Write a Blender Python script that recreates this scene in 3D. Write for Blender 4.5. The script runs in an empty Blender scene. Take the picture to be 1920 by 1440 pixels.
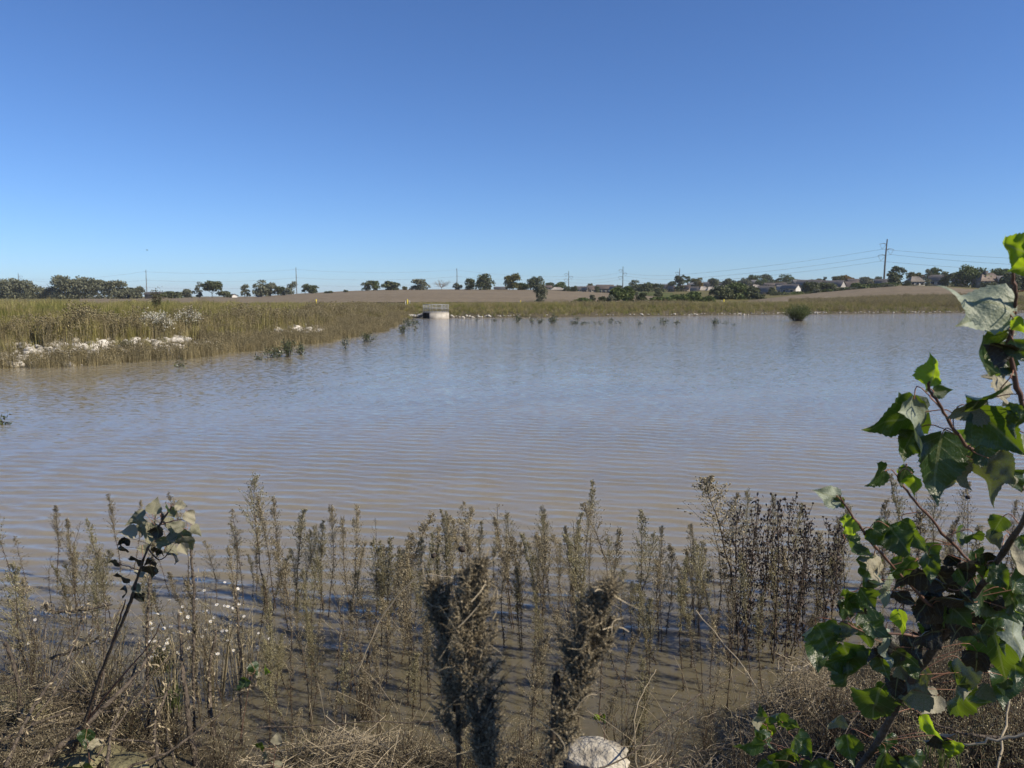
import bpy, bmesh, math, random
import numpy as np
from mathutils import Vector, Matrix, Euler

rng = np.random.default_rng(7)
random.seed(7)
scene = bpy.context.scene
COL = scene.collection

# ---------------------------------------------------------------- camera
H = 3.0                                   # eye height above the water
FPX = 1400.0                              # focal length in photo pixels (1920 wide)
PITCH = math.atan((720 - 555) / FPX)
cam_d = bpy.data.cameras.new('camera')
cam = bpy.data.objects.new('camera', cam_d)
COL.objects.link(cam)
cam.location = (0, 0, H)
cam.rotation_euler = (math.pi / 2 - PITCH, 0, 0)
cam_d.sensor_width = 36
cam_d.lens = FPX / 1920 * 36
cam_d.clip_start = 0.05
cam_d.clip_end = 9000
cam_d.dof.use_dof = True
cam_d.dof.focus_distance = 3.2
cam_d.dof.aperture_fstop = 9.5
scene.camera = cam

# ---------------------------------------------------------------- sky, sun, exposure
SUN_AZ, SUN_EL = math.radians(112), math.radians(40)     # clockwise from straight ahead
world = bpy.data.worlds.new('World')
scene.world = world
world.use_nodes = True
wn = world.node_tree
bg = wn.nodes['Background']
sky = wn.nodes.new('ShaderNodeTexSky')
sky.sky_type = 'NISHITA'
sky.sun_disc = False
sky.sun_elevation = SUN_EL
sky.sun_rotation = SUN_AZ
sky.altitude = 500
sky.air_density = 0.9
sky.dust_density = 0.25
sky.ozone_density = 3.5
tint = wn.nodes.new('ShaderNodeMix'); tint.data_type = 'RGBA'; tint.blend_type = 'MULTIPLY'; tint.inputs[0].default_value = 1.0
tint.inputs[7].default_value = (0.73, 0.99, 1.37, 1)      # the photograph's cool, saturated sky white balance
wn.links.new(sky.outputs[0], tint.inputs[6]); wn.links.new(tint.outputs[2], bg.inputs[0])
bg.inputs[1].default_value = 0.086
sun_d = bpy.data.lights.new('sun', 'SUN')
sun_d.energy = 5.0
sun_d.angle = math.radians(0.53)
sun_d.color = (1.0, 0.89, 0.72)
sun = bpy.data.objects.new('sun', sun_d)
COL.objects.link(sun)
to_sun = Vector((math.sin(SUN_AZ) * math.cos(SUN_EL), math.cos(SUN_AZ) * math.cos(SUN_EL), math.sin(SUN_EL)))
sun.rotation_euler = to_sun.to_track_quat('Z', 'Y').to_euler()
sun.location = (60, -30, 60)
scene.view_settings.view_transform = 'Standard'
scene.view_settings.look = 'None'
scene.view_settings.exposure = 0.2
scene.view_settings.gamma = 1.0
scene.view_settings.use_curve_mapping = False
scene.cycles.max_bounces = 6
scene.cycles.transparent_max_bounces = 8

# ---------------------------------------------------------------- survey helpers
CP, SP = math.cos(PITCH), math.sin(PITCH)
def ray(px, py):
    u, v = (px - 960) / FPX, (720 - py) / FPX
    return np.array([u, CP + v * SP, -SP + v * CP])
def at(px, py, Y):                        # the point seen there, Y metres ahead
    d = ray(px, py)
    return np.array([0, 0, H]) + d * (Y / d[1])
def on_z(px, py, z=0.0):                  # the point seen there at level z
    d = ray(px, py)
    return np.array([0, 0, H]) + d * ((z - H) / d[2])

# ---------------------------------------------------------------- mesh helpers
class MB:
    """collects numpy geometry and links it as ONE mesh"""
    def __init__(self):
        self.V, self.F, self.n, self.UV = [], [], 0, []
    def add(self, v, f, uv=None):
        v = np.asarray(v, float).reshape(-1, 3); f = np.asarray(f, np.int64)
        if len(v) == 0 or len(f) == 0: return self
        self.V.append(v); self.F.append(f + self.n); self.n += len(v)
        self.UV.append(uv)
        return self
    def mesh(self, name, m=None, smooth=False):
        me = bpy.data.meshes.new(name)
        V = np.concatenate(self.V)
        loops = np.concatenate([f.ravel() for f in self.F])
        tot = np.concatenate([np.full(len(f), f.shape[1], np.int64) for f in self.F])
        st = np.concatenate([[0], np.cumsum(tot)[:-1]])
        me.vertices.add(len(V)); me.vertices.foreach_set('co', V.astype(np.float32).ravel())
        me.loops.add(len(loops)); me.loops.foreach_set('vertex_index', loops.astype(np.int32))
        me.polygons.add(len(tot)); me.polygons.foreach_set('loop_start', st.astype(np.int32))
        try: me.polygons.foreach_set('loop_total', tot.astype(np.int32))
        except Exception: pass
        if smooth: me.polygons.foreach_set('use_smooth', np.ones(len(tot), bool))
        if all(u is not None for u in self.UV):
            U = np.concatenate(self.UV)[loops]
            me.uv_layers.new(name='UVMap').data.foreach_set('uv', U.astype(np.float32).ravel())
        me.update(calc_edges=True)
        me.validate()
        if m is not None: me.materials.append(m)
        return me

def link(name, me, parent=None, loc=None):
    o = bpy.data.objects.new(name, me)
    COL.objects.link(o)
    if parent is not None: o.parent = parent
    if loc is not None: o.location = [float(c) for c in loc]
    return o
def tag(o, label=None, cat=None, group=None, kind=None):
    if label: o['label'] = label
    if cat: o['category'] = cat
    if group: o['group'] = group
    if kind: o['kind'] = kind
    return o
def thing(name, loc, label, cat, group=None, rz=0.0):
    o = bpy.data.objects.new(name, None)
    o.empty_display_size = 0.2
    COL.objects.link(o)
    o.location = [float(c) for c in loc]; o.rotation_euler = (0, 0, rz)
    return tag(o, label, cat, group)
def dup(src, loc, rz=0.0, scale=1.0, label=None, group=None, tilt=(0, 0)):
    r = src.copy(); COL.objects.link(r)
    r.location = [float(c) for c in loc]; r.rotation_euler = (tilt[0], tilt[1], rz)
    r.scale = (scale,) * 3 if np.isscalar(scale) else scale
    if label: r['label'] = label
    if group: r['group'] = group
    for ch in list(src.children):
        c = ch.copy(); COL.objects.link(c); c.parent = r
        for g in list(ch.children):
            d = g.copy(); COL.objects.link(d); d.parent = c
    return r

def norm(a):
    a = np.asarray(a, float)
    return a / np.maximum(np.linalg.norm(a, axis=-1, keepdims=True), 1e-9)
def tubes(P, R, n=3):
    """P [N,K,3] polylines, R [N,K] radii -> verts, quads"""
    P = np.asarray(P, float); R = np.asarray(R, float)
    N, K, _ = P.shape
    T = norm(np.gradient(P, axis=1))
    ref = np.where(np.abs(T[:, :1, 2:3]) > 0.9, np.array([1., 0.1, 0]), np.array([0.05, 0.1, 1.]))
    ref = np.broadcast_to(ref, T.shape)
    A = norm(np.cross(T, ref)); B = np.cross(T, A)
    th = np.arange(n) * 2 * math.pi / n
    V = P[:, :, None, :] + R[:, :, None, None] * (A[:, :, None, :] * np.cos(th)[None, None, :, None] + B[:, :, None, :] * np.sin(th)[None, None, :, None])
    i = np.arange(N)[:, None, None] * K * n + np.arange(K - 1)[None, :, None] * n
    j = np.arange(n)[None, None, :]; j2 = (j + 1) % n
    F = np.stack([i + j, i + j2, i + n + j2, i + n + j], -1).reshape(-1, 4)
    return V.reshape(-1, 3), F
def spline(pts, k):
    pts = np.asarray(pts, float)
    t = np.linspace(0, len(pts) - 1, k); out = np.zeros((k, pts.shape[1]))
    for q, tt in enumerate(t):
        i = min(int(tt), len(pts) - 2); f = tt - i
        p0 = pts[max(i - 1, 0)]; p1 = pts[i]; p2 = pts[i + 1]; p3 = pts[min(i + 2, len(pts) - 1)]
        out[q] = 0.5 * ((2 * p1) + (-p0 + p2) * f + (2 * p0 - 5 * p1 + 4 * p2 - p3) * f * f + (-p0 + 3 * p1 - 3 * p2 + p3) * f ** 3)
    return out
def tube(mb, pts, r0, r1, n=6, k=None, rough=0.0):
    P = spline(pts, k or max(4, 3 * len(pts)))
    if rough: P[1:-1] += rng.normal(0, rough, P[1:-1].shape)
    R = np.linspace(r0, r1, len(P))
    if rough: R = R * rng.uniform(0.85, 1.2, len(R))
    v, f = tubes(P[None], R[None], n)
    return mb.add(v, f)
def quads(C, L, W, dirs=None, nrm=None):
    """rhombic leaf faces centred at C, length L, width W, random orientation unless given"""
    n = len(C)
    D = norm(rng.normal(size=(n, 3))) if dirs is None else norm(dirs)
    S = norm(np.cross(D, rng.normal(size=(n, 3)) if nrm is None else nrm))
    L = np.broadcast_to(L, n)[:, None]; W = np.broadcast_to(W, n)[:, None]
    V = np.stack([C - D * L / 2, C + S * W / 2, C + D * L / 2, C - S * W / 2], 1).reshape(-1, 3)
    return V, np.arange(n * 4).reshape(n, 4)
def tetras(C, r, stretch=None):
    n = len(C)
    base = np.array([[1, 1, 1], [1, -1, -1], [-1, 1, -1], [-1, -1, 1]]) * 0.7
    Q = np.linalg.qr(rng.normal(size=(n, 3, 3)))[0]
    V = np.einsum('ij,njk->nik', base, Q) * np.broadcast_to(r, n)[:, None, None]
    if stretch is not None: V = V * np.asarray(stretch)
    V = V + C[:, None, :]
    f = np.array([[0, 1, 2], [0, 3, 1], [0, 2, 3], [1, 3, 2]])
    return V.reshape(-1, 3), (np.arange(n)[:, None, None] * 4 + f).reshape(-1, 3)
def box(mb, c, s, rz=0.0):
    x, y, z = s[0] / 2, s[1] / 2, s[2] / 2
    v = np.array([[-x, -y, -z], [x, -y, -z], [x, y, -z], [-x, y, -z], [-x, -y, z], [x, -y, z], [x, y, z], [-x, y, z]])
    if rz:
        cr, sr = math.cos(rz), math.sin(rz)
        v = v @ np.array([[cr, sr, 0], [-sr, cr, 0], [0, 0, 1]])
    return mb.add(v + np.asarray(c, float), [[0, 3, 2, 1], [4, 5, 6, 7], [0, 1, 5, 4], [1, 2, 6, 5], [2, 3, 7, 6], [3, 0, 4, 7]])
_ico = {}
def ico(sub):
    if sub not in _ico:
        b = bmesh.new(); bmesh.ops.create_icosphere(b, subdivisions=sub, radius=1)
        _ico[sub] = (np.array([v.co[:] for v in b.verts]), np.array([[v.index for v in f.verts] for f in b.faces]))
        b.free()
    return _ico[sub]
def snoise(p, sc, seed=0):
    """cheap smooth noise in -1..1"""
    r = np.random.default_rng(seed); p = np.asarray(p, float) * sc; s = 0
    for k in range(7):
        d = r.normal(size=p.shape[-1]) * (0.7 + 0.25 * k); s = s + np.sin(p @ d + r.uniform(0, 6.28)) / 7 * 1.9
    return s
def rock_geo(sub=3, cuts=12, seed=0, rough=0.03):
    r = np.random.default_rng(seed)
    v, f = ico(sub); v = v.copy()
    for _ in range(cuts):
        n = norm(r.normal(size=3)); d = r.uniform(0.55, 0.9)
        e = v @ n - d
        v = v - np.where(e > 0, e, 0)[:, None] * n * 0.95
    v = v * (1 + rough * snoise(v, 5, seed)[:, None] + rough * 0.7 * snoise(v, 13, seed + 1)[:, None])
    v = v * np.array([r.uniform(0.9, 1.25), r.uniform(0.7, 1.0), r.uniform(0.55, 0.8)])
    return v, f

# ---------------------------------------------------------------- materials
def mat(name, c1, c2=None, scale=4.0, rough=0.8, bump=0.0, transl=0.0, tcol=None, island=False, rnd=0.0, spec=0.25, bscale=None, c3=None):
    m = bpy.data.materials.new(name); m.use_nodes = True
    nt = m.node_tree; N = nt.nodes; Lk = nt.links
    bs = N['Principled BSDF']; out = N['Material Output']
    bs.inputs['Roughness'].default_value = rough
    bs.inputs['Specular IOR Level'].default_value = spec
    tc = N.new('ShaderNodeTexCoord')
    c2 = c2 or tuple(min(1, x * 1.35) for x in c1)
    nz = N.new('ShaderNodeTexNoise'); nz.inputs['Scale'].default_value = scale; nz.inputs['Detail'].default_value = 6
    Lk.new(tc.outputs['Object'], nz.inputs['Vector'])
    rp = N.new('ShaderNodeValToRGB')
    rp.color_ramp.elements[0].position = 0.32; rp.color_ramp.elements[0].color = (*c1, 1)
    rp.color_ramp.elements[1].position = 0.68; rp.color_ramp.elements[1].color = (*c2, 1)
    if c3:
        e = rp.color_ramp.elements.new(0.85); e.color = (*c3, 1)
    fac = nz.outputs['Fac']
    if island:
        g = N.new('ShaderNodeNewGeometry'); mx = N.new('ShaderNodeMath'); mx.operation = 'MULTIPLY_ADD'
        mx.inputs[1].default_value = 0.6; Lk.new(g.outputs['Random Per Island'], mx.inputs[0])
        m2 = N.new('ShaderNodeMath'); m2.operation = 'MULTIPLY'; m2.inputs[1].default_value = 0.4
        Lk.new(nz.outputs['Fac'], m2.inputs[0]); Lk.new(m2.outputs[0], mx.inputs[2])
        fac = mx.outputs[0]
        rp.color_ramp.elements[0].position = 0.2; rp.color_ramp.elements[1].position = 0.8
    Lk.new(fac, rp.inputs['Fac'])
    colour = rp.outputs['Color']
    if rnd:
        oi = N.new('ShaderNodeObjectInfo'); mr = N.new('ShaderNodeMapRange')
        mr.inputs['To Min'].default_value = 1 - rnd; mr.inputs['To Max'].default_value = 1 + rnd
        Lk.new(oi.outputs['Random'], mr.inputs['Value'])
        mm = N.new('ShaderNodeVectorMath'); mm.operation = 'SCALE'
        Lk.new(colour, mm.inputs[0]); Lk.new(mr.outputs[0], mm.inputs['Scale'])
        colour = mm.outputs[0]
    Lk.new(colour, bs.inputs['Base Color'])
    if bump:
        b2 = N.new('ShaderNodeTexNoise'); b2.inputs['Scale'].default_value = bscale or scale * 4; b2.inputs['Detail'].default_value = 8
        Lk.new(tc.outputs['Object'], b2.inputs['Vector'])
        bp = N.new('ShaderNodeBump'); bp.inputs['Strength'].default_value = bump; bp.inputs['Distance'].default_value = 0.05
        Lk.new(b2.outputs['Fac'], bp.inputs['Height']); Lk.new(bp.outputs[0], bs.inputs['Normal'])
    if transl:
        tr = N.new('ShaderNodeBsdfTranslucent')
        if tcol: tr.inputs['Color'].default_value = (*tcol, 1)
        else: Lk.new(colour, tr.inputs['Color'])
        ms = N.new('ShaderNodeMixShader'); ms.inputs[0].default_value = transl
        Lk.new(bs.outputs[0], ms.inputs[1]); Lk.new(tr.outputs[0], ms.inputs[2]); Lk.new(ms.outputs[0], out.inputs['Surface'])
    return m
M = {}
M['leaf_dark'] = mat('leaf_dark', (0.045, 0.06, 0.026), (0.15, 0.165, 0.075), 0.4, 0.6, transl=0.2, island=True)
M['leaf_grey'] = mat('leaf_grey', (0.09, 0.10, 0.062), (0.22, 0.225, 0.145), 0.4, 0.65, transl=0.2, island=True)
M['leaf_mid'] = mat('leaf_mid', (0.052, 0.08, 0.022), (0.145, 0.18, 0.055), 0.4, 0.6, transl=0.25, island=True)
M['leaf_olive'] = mat('leaf_olive', (0.07, 0.075, 0.02), (0.17, 0.16, 0.05), 0.4, 0.6, transl=0.25, island=True)
M['leaf_gold'] = mat('leaf_gold', (0.14, 0.10, 0.025), (0.30, 0.20, 0.05), 0.4, 0.6, transl=0.25, island=True)
M['bark'] = mat('bark', (0.05, 0.04, 0.03), (0.11, 0.09, 0.07), 6, 0.9, bump=0.5)
M['bare_twig'] = mat('bare_twig', (0.20, 0.17, 0.14), (0.30, 0.26, 0.22), 3, 0.9)
M['rock'] = mat('limestone', (0.36, 0.33, 0.27), (0.66, 0.62, 0.54), 3.5, 0.9, bump=0.5, bscale=18, rnd=0.15)
M['rock_stained'] = mat('limestone_stained', (0.20, 0.175, 0.135), (0.60, 0.56, 0.47), 7, 0.9, bump=0.9, bscale=26)
M['concrete'] = mat('concrete', (0.32, 0.295, 0.25), (0.52, 0.485, 0.42), 1.6, 0.85, bump=0.2)
M['galvanised'] = mat('galvanised', (0.24, 0.245, 0.245), (0.36, 0.365, 0.365), 5, 0.5, spec=0.5)
M['void_shade'] = mat('void_shade', (0.03, 0.028, 0.024), (0.05, 0.045, 0.04), 2, 0.9)  # near-black colour paints in the shade inside the outlet box
M['pole_steel'] = mat('pole_steel', (0.085, 0.075, 0.065), (0.13, 0.115, 0.10), 0.6, 0.6)
M['pole_wood'] = mat('pole_wood', (0.10, 0.085, 0.07), (0.16, 0.14, 0.12), 0.6, 0.85)
M['wire'] = mat('wire', (0.16, 0.16, 0.17), (0.20, 0.20, 0.21), 1, 0.5)
M['yellow'] = mat('yellow_plastic', (0.75, 0.60, 0.06), (0.85, 0.68, 0.10), 3, 0.5)
M['white'] = mat('white_paint', (0.72, 0.71, 0.68), (0.82, 0.81, 0.78), 2, 0.7)
M['glass'] = mat('window_glass', (0.02, 0.024, 0.03), (0.05, 0.06, 0.07), 0.5, 0.1, spec=0.6)
M['stem_dark'] = mat('weed_stem', (0.045, 0.034, 0.024), (0.12, 0.09, 0.06), 25, 0.85)
M['weed'] = mat('weed_plume', (0.062, 0.05, 0.028), (0.52, 0.445, 0.29), 14, 0.85, island=True, transl=0.15, rnd=0.25)
M['weed_green'] = mat('weed_plume_green', (0.066, 0.058, 0.026), (0.45, 0.405, 0.235), 14, 0.85, island=True, transl=0.15, rnd=0.2)
M['dead_leaf'] = mat('dead_leaf', (0.035, 0.026, 0.02), (0.13, 0.10, 0.08), 20, 0.75, island=True, rnd=0.2)
M['seed'] = mat('seed_head', (0.022, 0.016, 0.012), (0.06, 0.045, 0.035), 60, 0.8)
M['straw'] = mat('straw', (0.06, 0.047, 0.027), (0.56, 0.47, 0.32), 9, 0.8, island=True)
M['straw_dark'] = mat('straw_dark', (0.035, 0.028, 0.018), (0.19, 0.155, 0.10), 9, 0.85, island=True)
M['mudcoat'] = mat('mud_coat', (0.04, 0.032, 0.02), (0.40, 0.335, 0.22), 30, 0.9, island=True)
M['branch_bark'] = mat('branch_bark', (0.05, 0.04, 0.03), (0.16, 0.13, 0.10), 18, 0.85, bump=0.6, bscale=60)
M['branch_red'] = mat('branch_red', (0.10, 0.055, 0.04), (0.20, 0.12, 0.09), 30, 0.6)
M['petiole'] = mat('petiole', (0.32, 0.13, 0.09), (0.40, 0.24, 0.14), 30, 0.5, transl=0.2)
M['petal'] = mat('petal', (0.72, 0.70, 0.66), (0.80, 0.79, 0.76), 30, 0.6, transl=0.2)
M['flower_eye'] = mat('flower_eye', (0.45, 0.32, 0.04), (0.55, 0.40, 0.06), 30, 0.7)
M['mud'] = mat('mud', (0.10, 0.088, 0.048), (0.27, 0.25, 0.14), 3, 0.85, bump=0.6, bscale=22)
M['bush_leaf'] = mat('bush_leaf', (0.05, 0.075, 0.02), (0.17, 0.20, 0.06), 3, 0.6, transl=0.3, island=True)
M['cream_leaf'] = mat('cream_leaf', (0.45, 0.42, 0.32), (0.62, 0.60, 0.50), 3, 0.7, transl=0.2, island=True)
M['olive_leaf'] = mat('olive_leaf', (0.05, 0.055, 0.025), (0.13, 0.13, 0.06), 3, 0.7, transl=0.2, island=True)
M['wet_leaf'] = mat('wet_leaf', (0.025, 0.038, 0.016), (0.13, 0.15, 0.065), 6, 0.35, transl=0.2, island=True, spec=0.5)
M['bird'] = mat('bird_feather', (0.05, 0.045, 0.04), (0.08, 0.07, 0.065), 5, 0.7)

def leaf_material(name, c_dark, c_light, mud_amt, tcol, transl=0.33, rough=0.32):
    m = bpy.data.materials.new(name); m.use_nodes = True
    nt = m.node_tree; N = nt.nodes; Lk = nt.links
    bs = N['Principled BSDF']; out = N['Material Output']
    uv = N.new('ShaderNodeUVMap'); sx = N.new('ShaderNodeSeparateXYZ'); Lk.new(uv.outputs[0], sx.inputs[0])
    def mth(op, a, b=None, c=None):
        n = N.new('ShaderNodeMath'); n.operation = op
        for i, q in enumerate((a, b, c)):
            if q is None: continue
            if isinstance(q, (int, float)): n.inputs[i].default_value = q
            else: Lk.new(q, n.inputs[i])
        return n.outputs[0]
    s = sx.outputs[0]; t = mth('ABSOLUTE', sx.outputs[1])
    mid = mth('LESS_THAN', t, mth('MULTIPLY_ADD', s, -0.022, 0.032))
    fr = mth('FRACT', mth('MULTIPLY', mth('SUBTRACT', s, mth('MULTIPLY', t, 0.55)), 6.5))
    lat = mth('LESS_THAN', fr, 0.07)
    vein = mth('MAXIMUM', mid, mth('MULTIPLY', lat, 0.55))
    tc = N.new('ShaderNodeTexCoord'); nz = N.new('ShaderNodeTexNoise'); nz.inputs['Scale'].default_value = 28; nz.inputs['Detail'].default_value = 5
    Lk.new(tc.outputs['Object'], nz.inputs['Vector'])
    def mix(f, a, b):
        n = N.new('ShaderNodeMix'); n.data_type = 'RGBA'
        if isinstance(f, float): n.inputs[0].default_value = f
        else: Lk.new(f, n.inputs[0])
        for sock, q in ((n.inputs[6], a), (n.inputs[7], b)):
            if isinstance(q, tuple): sock.default_value = (*q, 1)
            else: Lk.new(q, sock)
        return n.outputs[2]
    base = mix(nz.outputs['Fac'], c_dark, c_light)
    base = mix(mth('MULTIPLY', vein, 0.6), base, (0.20, 0.22, 0.10))
    n2 = N.new('ShaderNodeTexNoise'); n2.inputs['Scale'].default_value = 55; n2.inputs['Detail'].default_value = 8; n2.inputs['Roughness'].default_value = 0.7
    Lk.new(tc.outputs['Object'], n2.inputs['Vector'])
    mr = N.new('ShaderNodeMapRange'); mr.inputs['From Min'].default_value = 0.72 - 0.5 * mud_amt; mr.inputs['From Max'].default_value = 0.86 - 0.5 * mud_amt
    Lk.new(n2.outputs['Fac'], mr.inputs['Value'])
    mudf = mth('MULTIPLY', mr.outputs[0], min(1.0, 0.35 + mud_amt))
    base = mix(mudf, base, (0.34, 0.315, 0.225))
    Lk.new(base, bs.inputs['Base Color'])
    bs.inputs['Specular IOR Level'].default_value = 0.5
    rr = N.new('ShaderNodeMapRange'); rr.inputs['To Min'].default_value = rough; rr.inputs['To Max'].default_value = 0.8
    Lk.new(mudf, rr.inputs['Value']); Lk.new(rr.outputs[0], bs.inputs['Roughness'])
    bp = N.new('ShaderNodeBump'); bp.inputs['Strength'].default_value = 0.4; bp.inputs['Distance'].default_value = 0.0025
    n4 = N.new('ShaderNodeTexNoise'); n4.inputs['Scale'].default_value = 16; n4.inputs['Detail'].default_value = 4; Lk.new(tc.outputs['Object'], n4.inputs['Vector'])
    Lk.new(mth('MULTIPLY_ADD', n4.outputs['Fac'], 2.6, mth('MULTIPLY', vein, 0.8)), bp.inputs['Height']); Lk.new(bp.outputs[0], bs.inputs['Normal'])
    tr = N.new('ShaderNodeBsdfTranslucent')
    tcl = mix(mth('MULTIPLY', vein, 0.5), tcol, (0.35, 0.42, 0.12))
    tcl = mix(mudf, tcl, (0.05, 0.05, 0.015))
    Lk.new(tcl, tr.inputs['Color'])
    ms = N.new('ShaderNodeMixShader'); ms.inputs[0].default_value = transl
    Lk.new(bs.outputs[0], ms.inputs[1]); Lk.new(tr.outputs[0], ms.inputs[2]); Lk.new(ms.outputs[0], out.inputs['Surface'])
    return m
M['cw_leaf'] = leaf_material('cottonwood_leaf', (0.016, 0.034, 0.015), (0.030, 0.056, 0.020), 0.12, (0.22, 0.34, 0.015), 0.27, 0.3)
M['cw_leaf_backlit'] = leaf_material('cottonwood_leaf_backlit', (0.05, 0.085, 0.012), (0.08, 0.125, 0.018), 0.03, (0.42, 0.60, 0.02), 0.5, 0.35)  # backlight painted in: brighter, more translucent copy of the leaf green
M['cw_leaf_under'] = leaf_material('cottonwood_leaf_underside', (0.20, 0.24, 0.17), (0.30, 0.34, 0.26), 0.1, (0.16, 0.22, 0.03), 0.2, 0.52)
M['cw_leaf_muddy'] = leaf_material('cottonwood_leaf_muddy', (0.04, 0.05, 0.022), (0.085, 0.095, 0.042), 0.62, (0.22, 0.30, 0.02), 0.28, 0.5)
M['cw_leaf_dry'] = leaf_material('cottonwood_leaf_dry', (0.16, 0.14, 0.085), (0.34, 0.31, 0.21), 0.6, (0.22, 0.20, 0.08), 0.15, 0.6)
M['cw_leaf_rot_shade'] = leaf_material('cottonwood_leaf_rotten_shade', (0.010, 0.010, 0.007), (0.03, 0.026, 0.018), 0.25, (0.02, 0.02, 0.005), 0.05, 0.5)  # rotten leaves; the same black paints shade on the left tree's leaves

# ================================================================ SETTING
def sstep(a, b, x):
    t = np.clip((x - a) / (b - a), 0, 1); return t * t * (3 - 2 * t)
g = lambda px, py: tuple(on_z(px, py)[:2])
SHORE = [(-20, 9), (-6.2, 6.6), (-4.6, 5.75), (-3.6, 5.35), (-2.6, 4.7), (-1.5, 4.4), (0, 4.38), (1.0, 4.4), (1.6, 4.6),
         (2.05, 5.2), (2.8, 5.75), (4.5, 6.4), (8, 8), (40, 15), (150, 60), (190, 150), (150, 165),
         g(1920, 586), g(1800, 587), g(1500, 589.5), g(1200, 593), g(1000, 595.5), g(850, 596), g(815, 594.3), g(782, 596), g(745, 606),
         g(700, 623), g(600, 641), g(480, 656), g(330, 673), g(150, 685), g(0, 691), (-30, 26), (-48, 15), (-40, 8)]
SH = np.array(SHORE)
def shore_sd(x, y):
    x = np.asarray(x, float); y = np.asarray(y, float)
    best = np.full(x.shape, 1e9); ins = np.zeros(x.shape, bool)
    for i in range(len(SH)):
        ax, ay = SH[i]; bx, by = SH[(i + 1) % len(SH)]
        dx, dy = bx - ax, by - ay
        t = np.clip(((x - ax) * dx + (y - ay) * dy) / (dx * dx + dy * dy), 0, 1)
        best = np.minimum(best, np.hypot(x - ax - t * dx, y - ay - t * dy))
        c = (ay > y) != (by > y)
        ins ^= c & (x < dx * (y - ay) / (dy if abs(dy) > 1e-9 else 1e-9) + ax)
    wob = 0.25 * np.sin(x * 1.1 + y * .7) + 0.18 * np.sin(x * 2.7 - y * 1.9) + .1 * np.sin(5.1 * x + 4.3 * y)
    sd = np.where(ins, -best, best)
    return sd + wob * np.clip(np.hypot(x, y) / 12, 0.25, 1)
S1 = np.array([(-400, 560), (0, 559), (240, 559.5), (480, 556.5), (560, 551), (650, 546.5), (730, 543.5), (850, 543), (1000, 543.5), (1080, 547),
               (1140, 550), (1200, 552), (1260, 557), (1340, 566), (1400, 564), (1430, 560.5), (1500, 553), (1560, 547), (1620, 542), (1680, 538.5), (1760, 540),
               (1830, 545), (1920, 551), (2300, 553)], float)
D1 = np.array([(-400, 420), (480, 420), (1000, 400), (1140, 400), (1260, 330), (1340, 230), (1430, 260), (1560, 320), (1700, 330), (1830, 300), (2300, 300)], float)
S2 = np.array([(-400, 559), (480, 557), (1000, 545), (1050, 541), (1200, 540), (1300, 537), (1450, 534), (1600, 534), (1750, 536), (1920, 540), (2300, 541)], float)
def pxcol(x, y):
    y = np.maximum(np.asarray(y, float), 1.0); return np.clip(960 + FPX * np.asarray(x) / (CP * y + SP * H), -400, 2300)
def smin(a, b, k):
    h = np.clip(0.5 + 0.5 * (b - a) / k, 0, 1); return b * (1 - h) + a * h - k * h * (1 - h)
def terrain(x, y):
    x = np.asarray(x, float); y = np.asarray(y, float)
    sd = shore_sd(x, y); r = np.hypot(x, y)
    near = 1 - sstep(10, 24, y)
    near = near * sstep(-24, -12, x)
    zn = np.minimum(0.34 * sd, 1.5)
    Hc = 2.0 - 0.6 * sstep(45, 95, y)
    zl = smin(0.21 * sd, Hc, 0.5)
    z = near * zn + (1 - near) * zl
    z = z + near * (0.20 * np.exp(-((x + 3.5) ** 2 / .3 + (y - 4.95) ** 2 / .1)) + 0.18 * np.exp(-((x + 2.9) ** 2 / .3 + (y - 4.35) ** 2 / .08))
                    + 0.22 * np.exp(-((x - 1.95) ** 2 / .35 + (y - 4.75) ** 2 / .25)))
    z = np.where(sd < 0, np.maximum(0.28 * sd, -1.6), z)
    px = pxcol(x, y)
    d1 = np.interp(px, D1[:, 0], D1[:, 1]); z1 = H + (555 - np.interp(px, S1[:, 0], S1[:, 1])) / FPX * d1
    z2 = H + (555 - np.interp(px, S2[:, 0], S2[:, 1])) / FPX * 650
    t1 = np.clip((r - 160) / (d1 - 160), 0, 1)
    zf = 1.3 + (z1 - 1.3) * t1
    t2 = np.clip((r - d1) / (650 - d1), 0, 1); zf = np.where(r > d1, z1 + (z2 - z1) * t2, zf)
    zf = np.where(r > 650, z2 + (0.5 - z2) * np.clip((r - 650) / 3000, 0, 1), zf)
    w = sstep(135, 175, r) * (y > 0) * np.where(sd > 3, 1, 0)
    z = z * (1 - w) + zf * w
    z = z + 0.03 * snoise(np.stack([x, y], -1), 1.7, 3) * np.clip(1 - sd * 0, 0, 1)
    return z, sd

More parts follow.
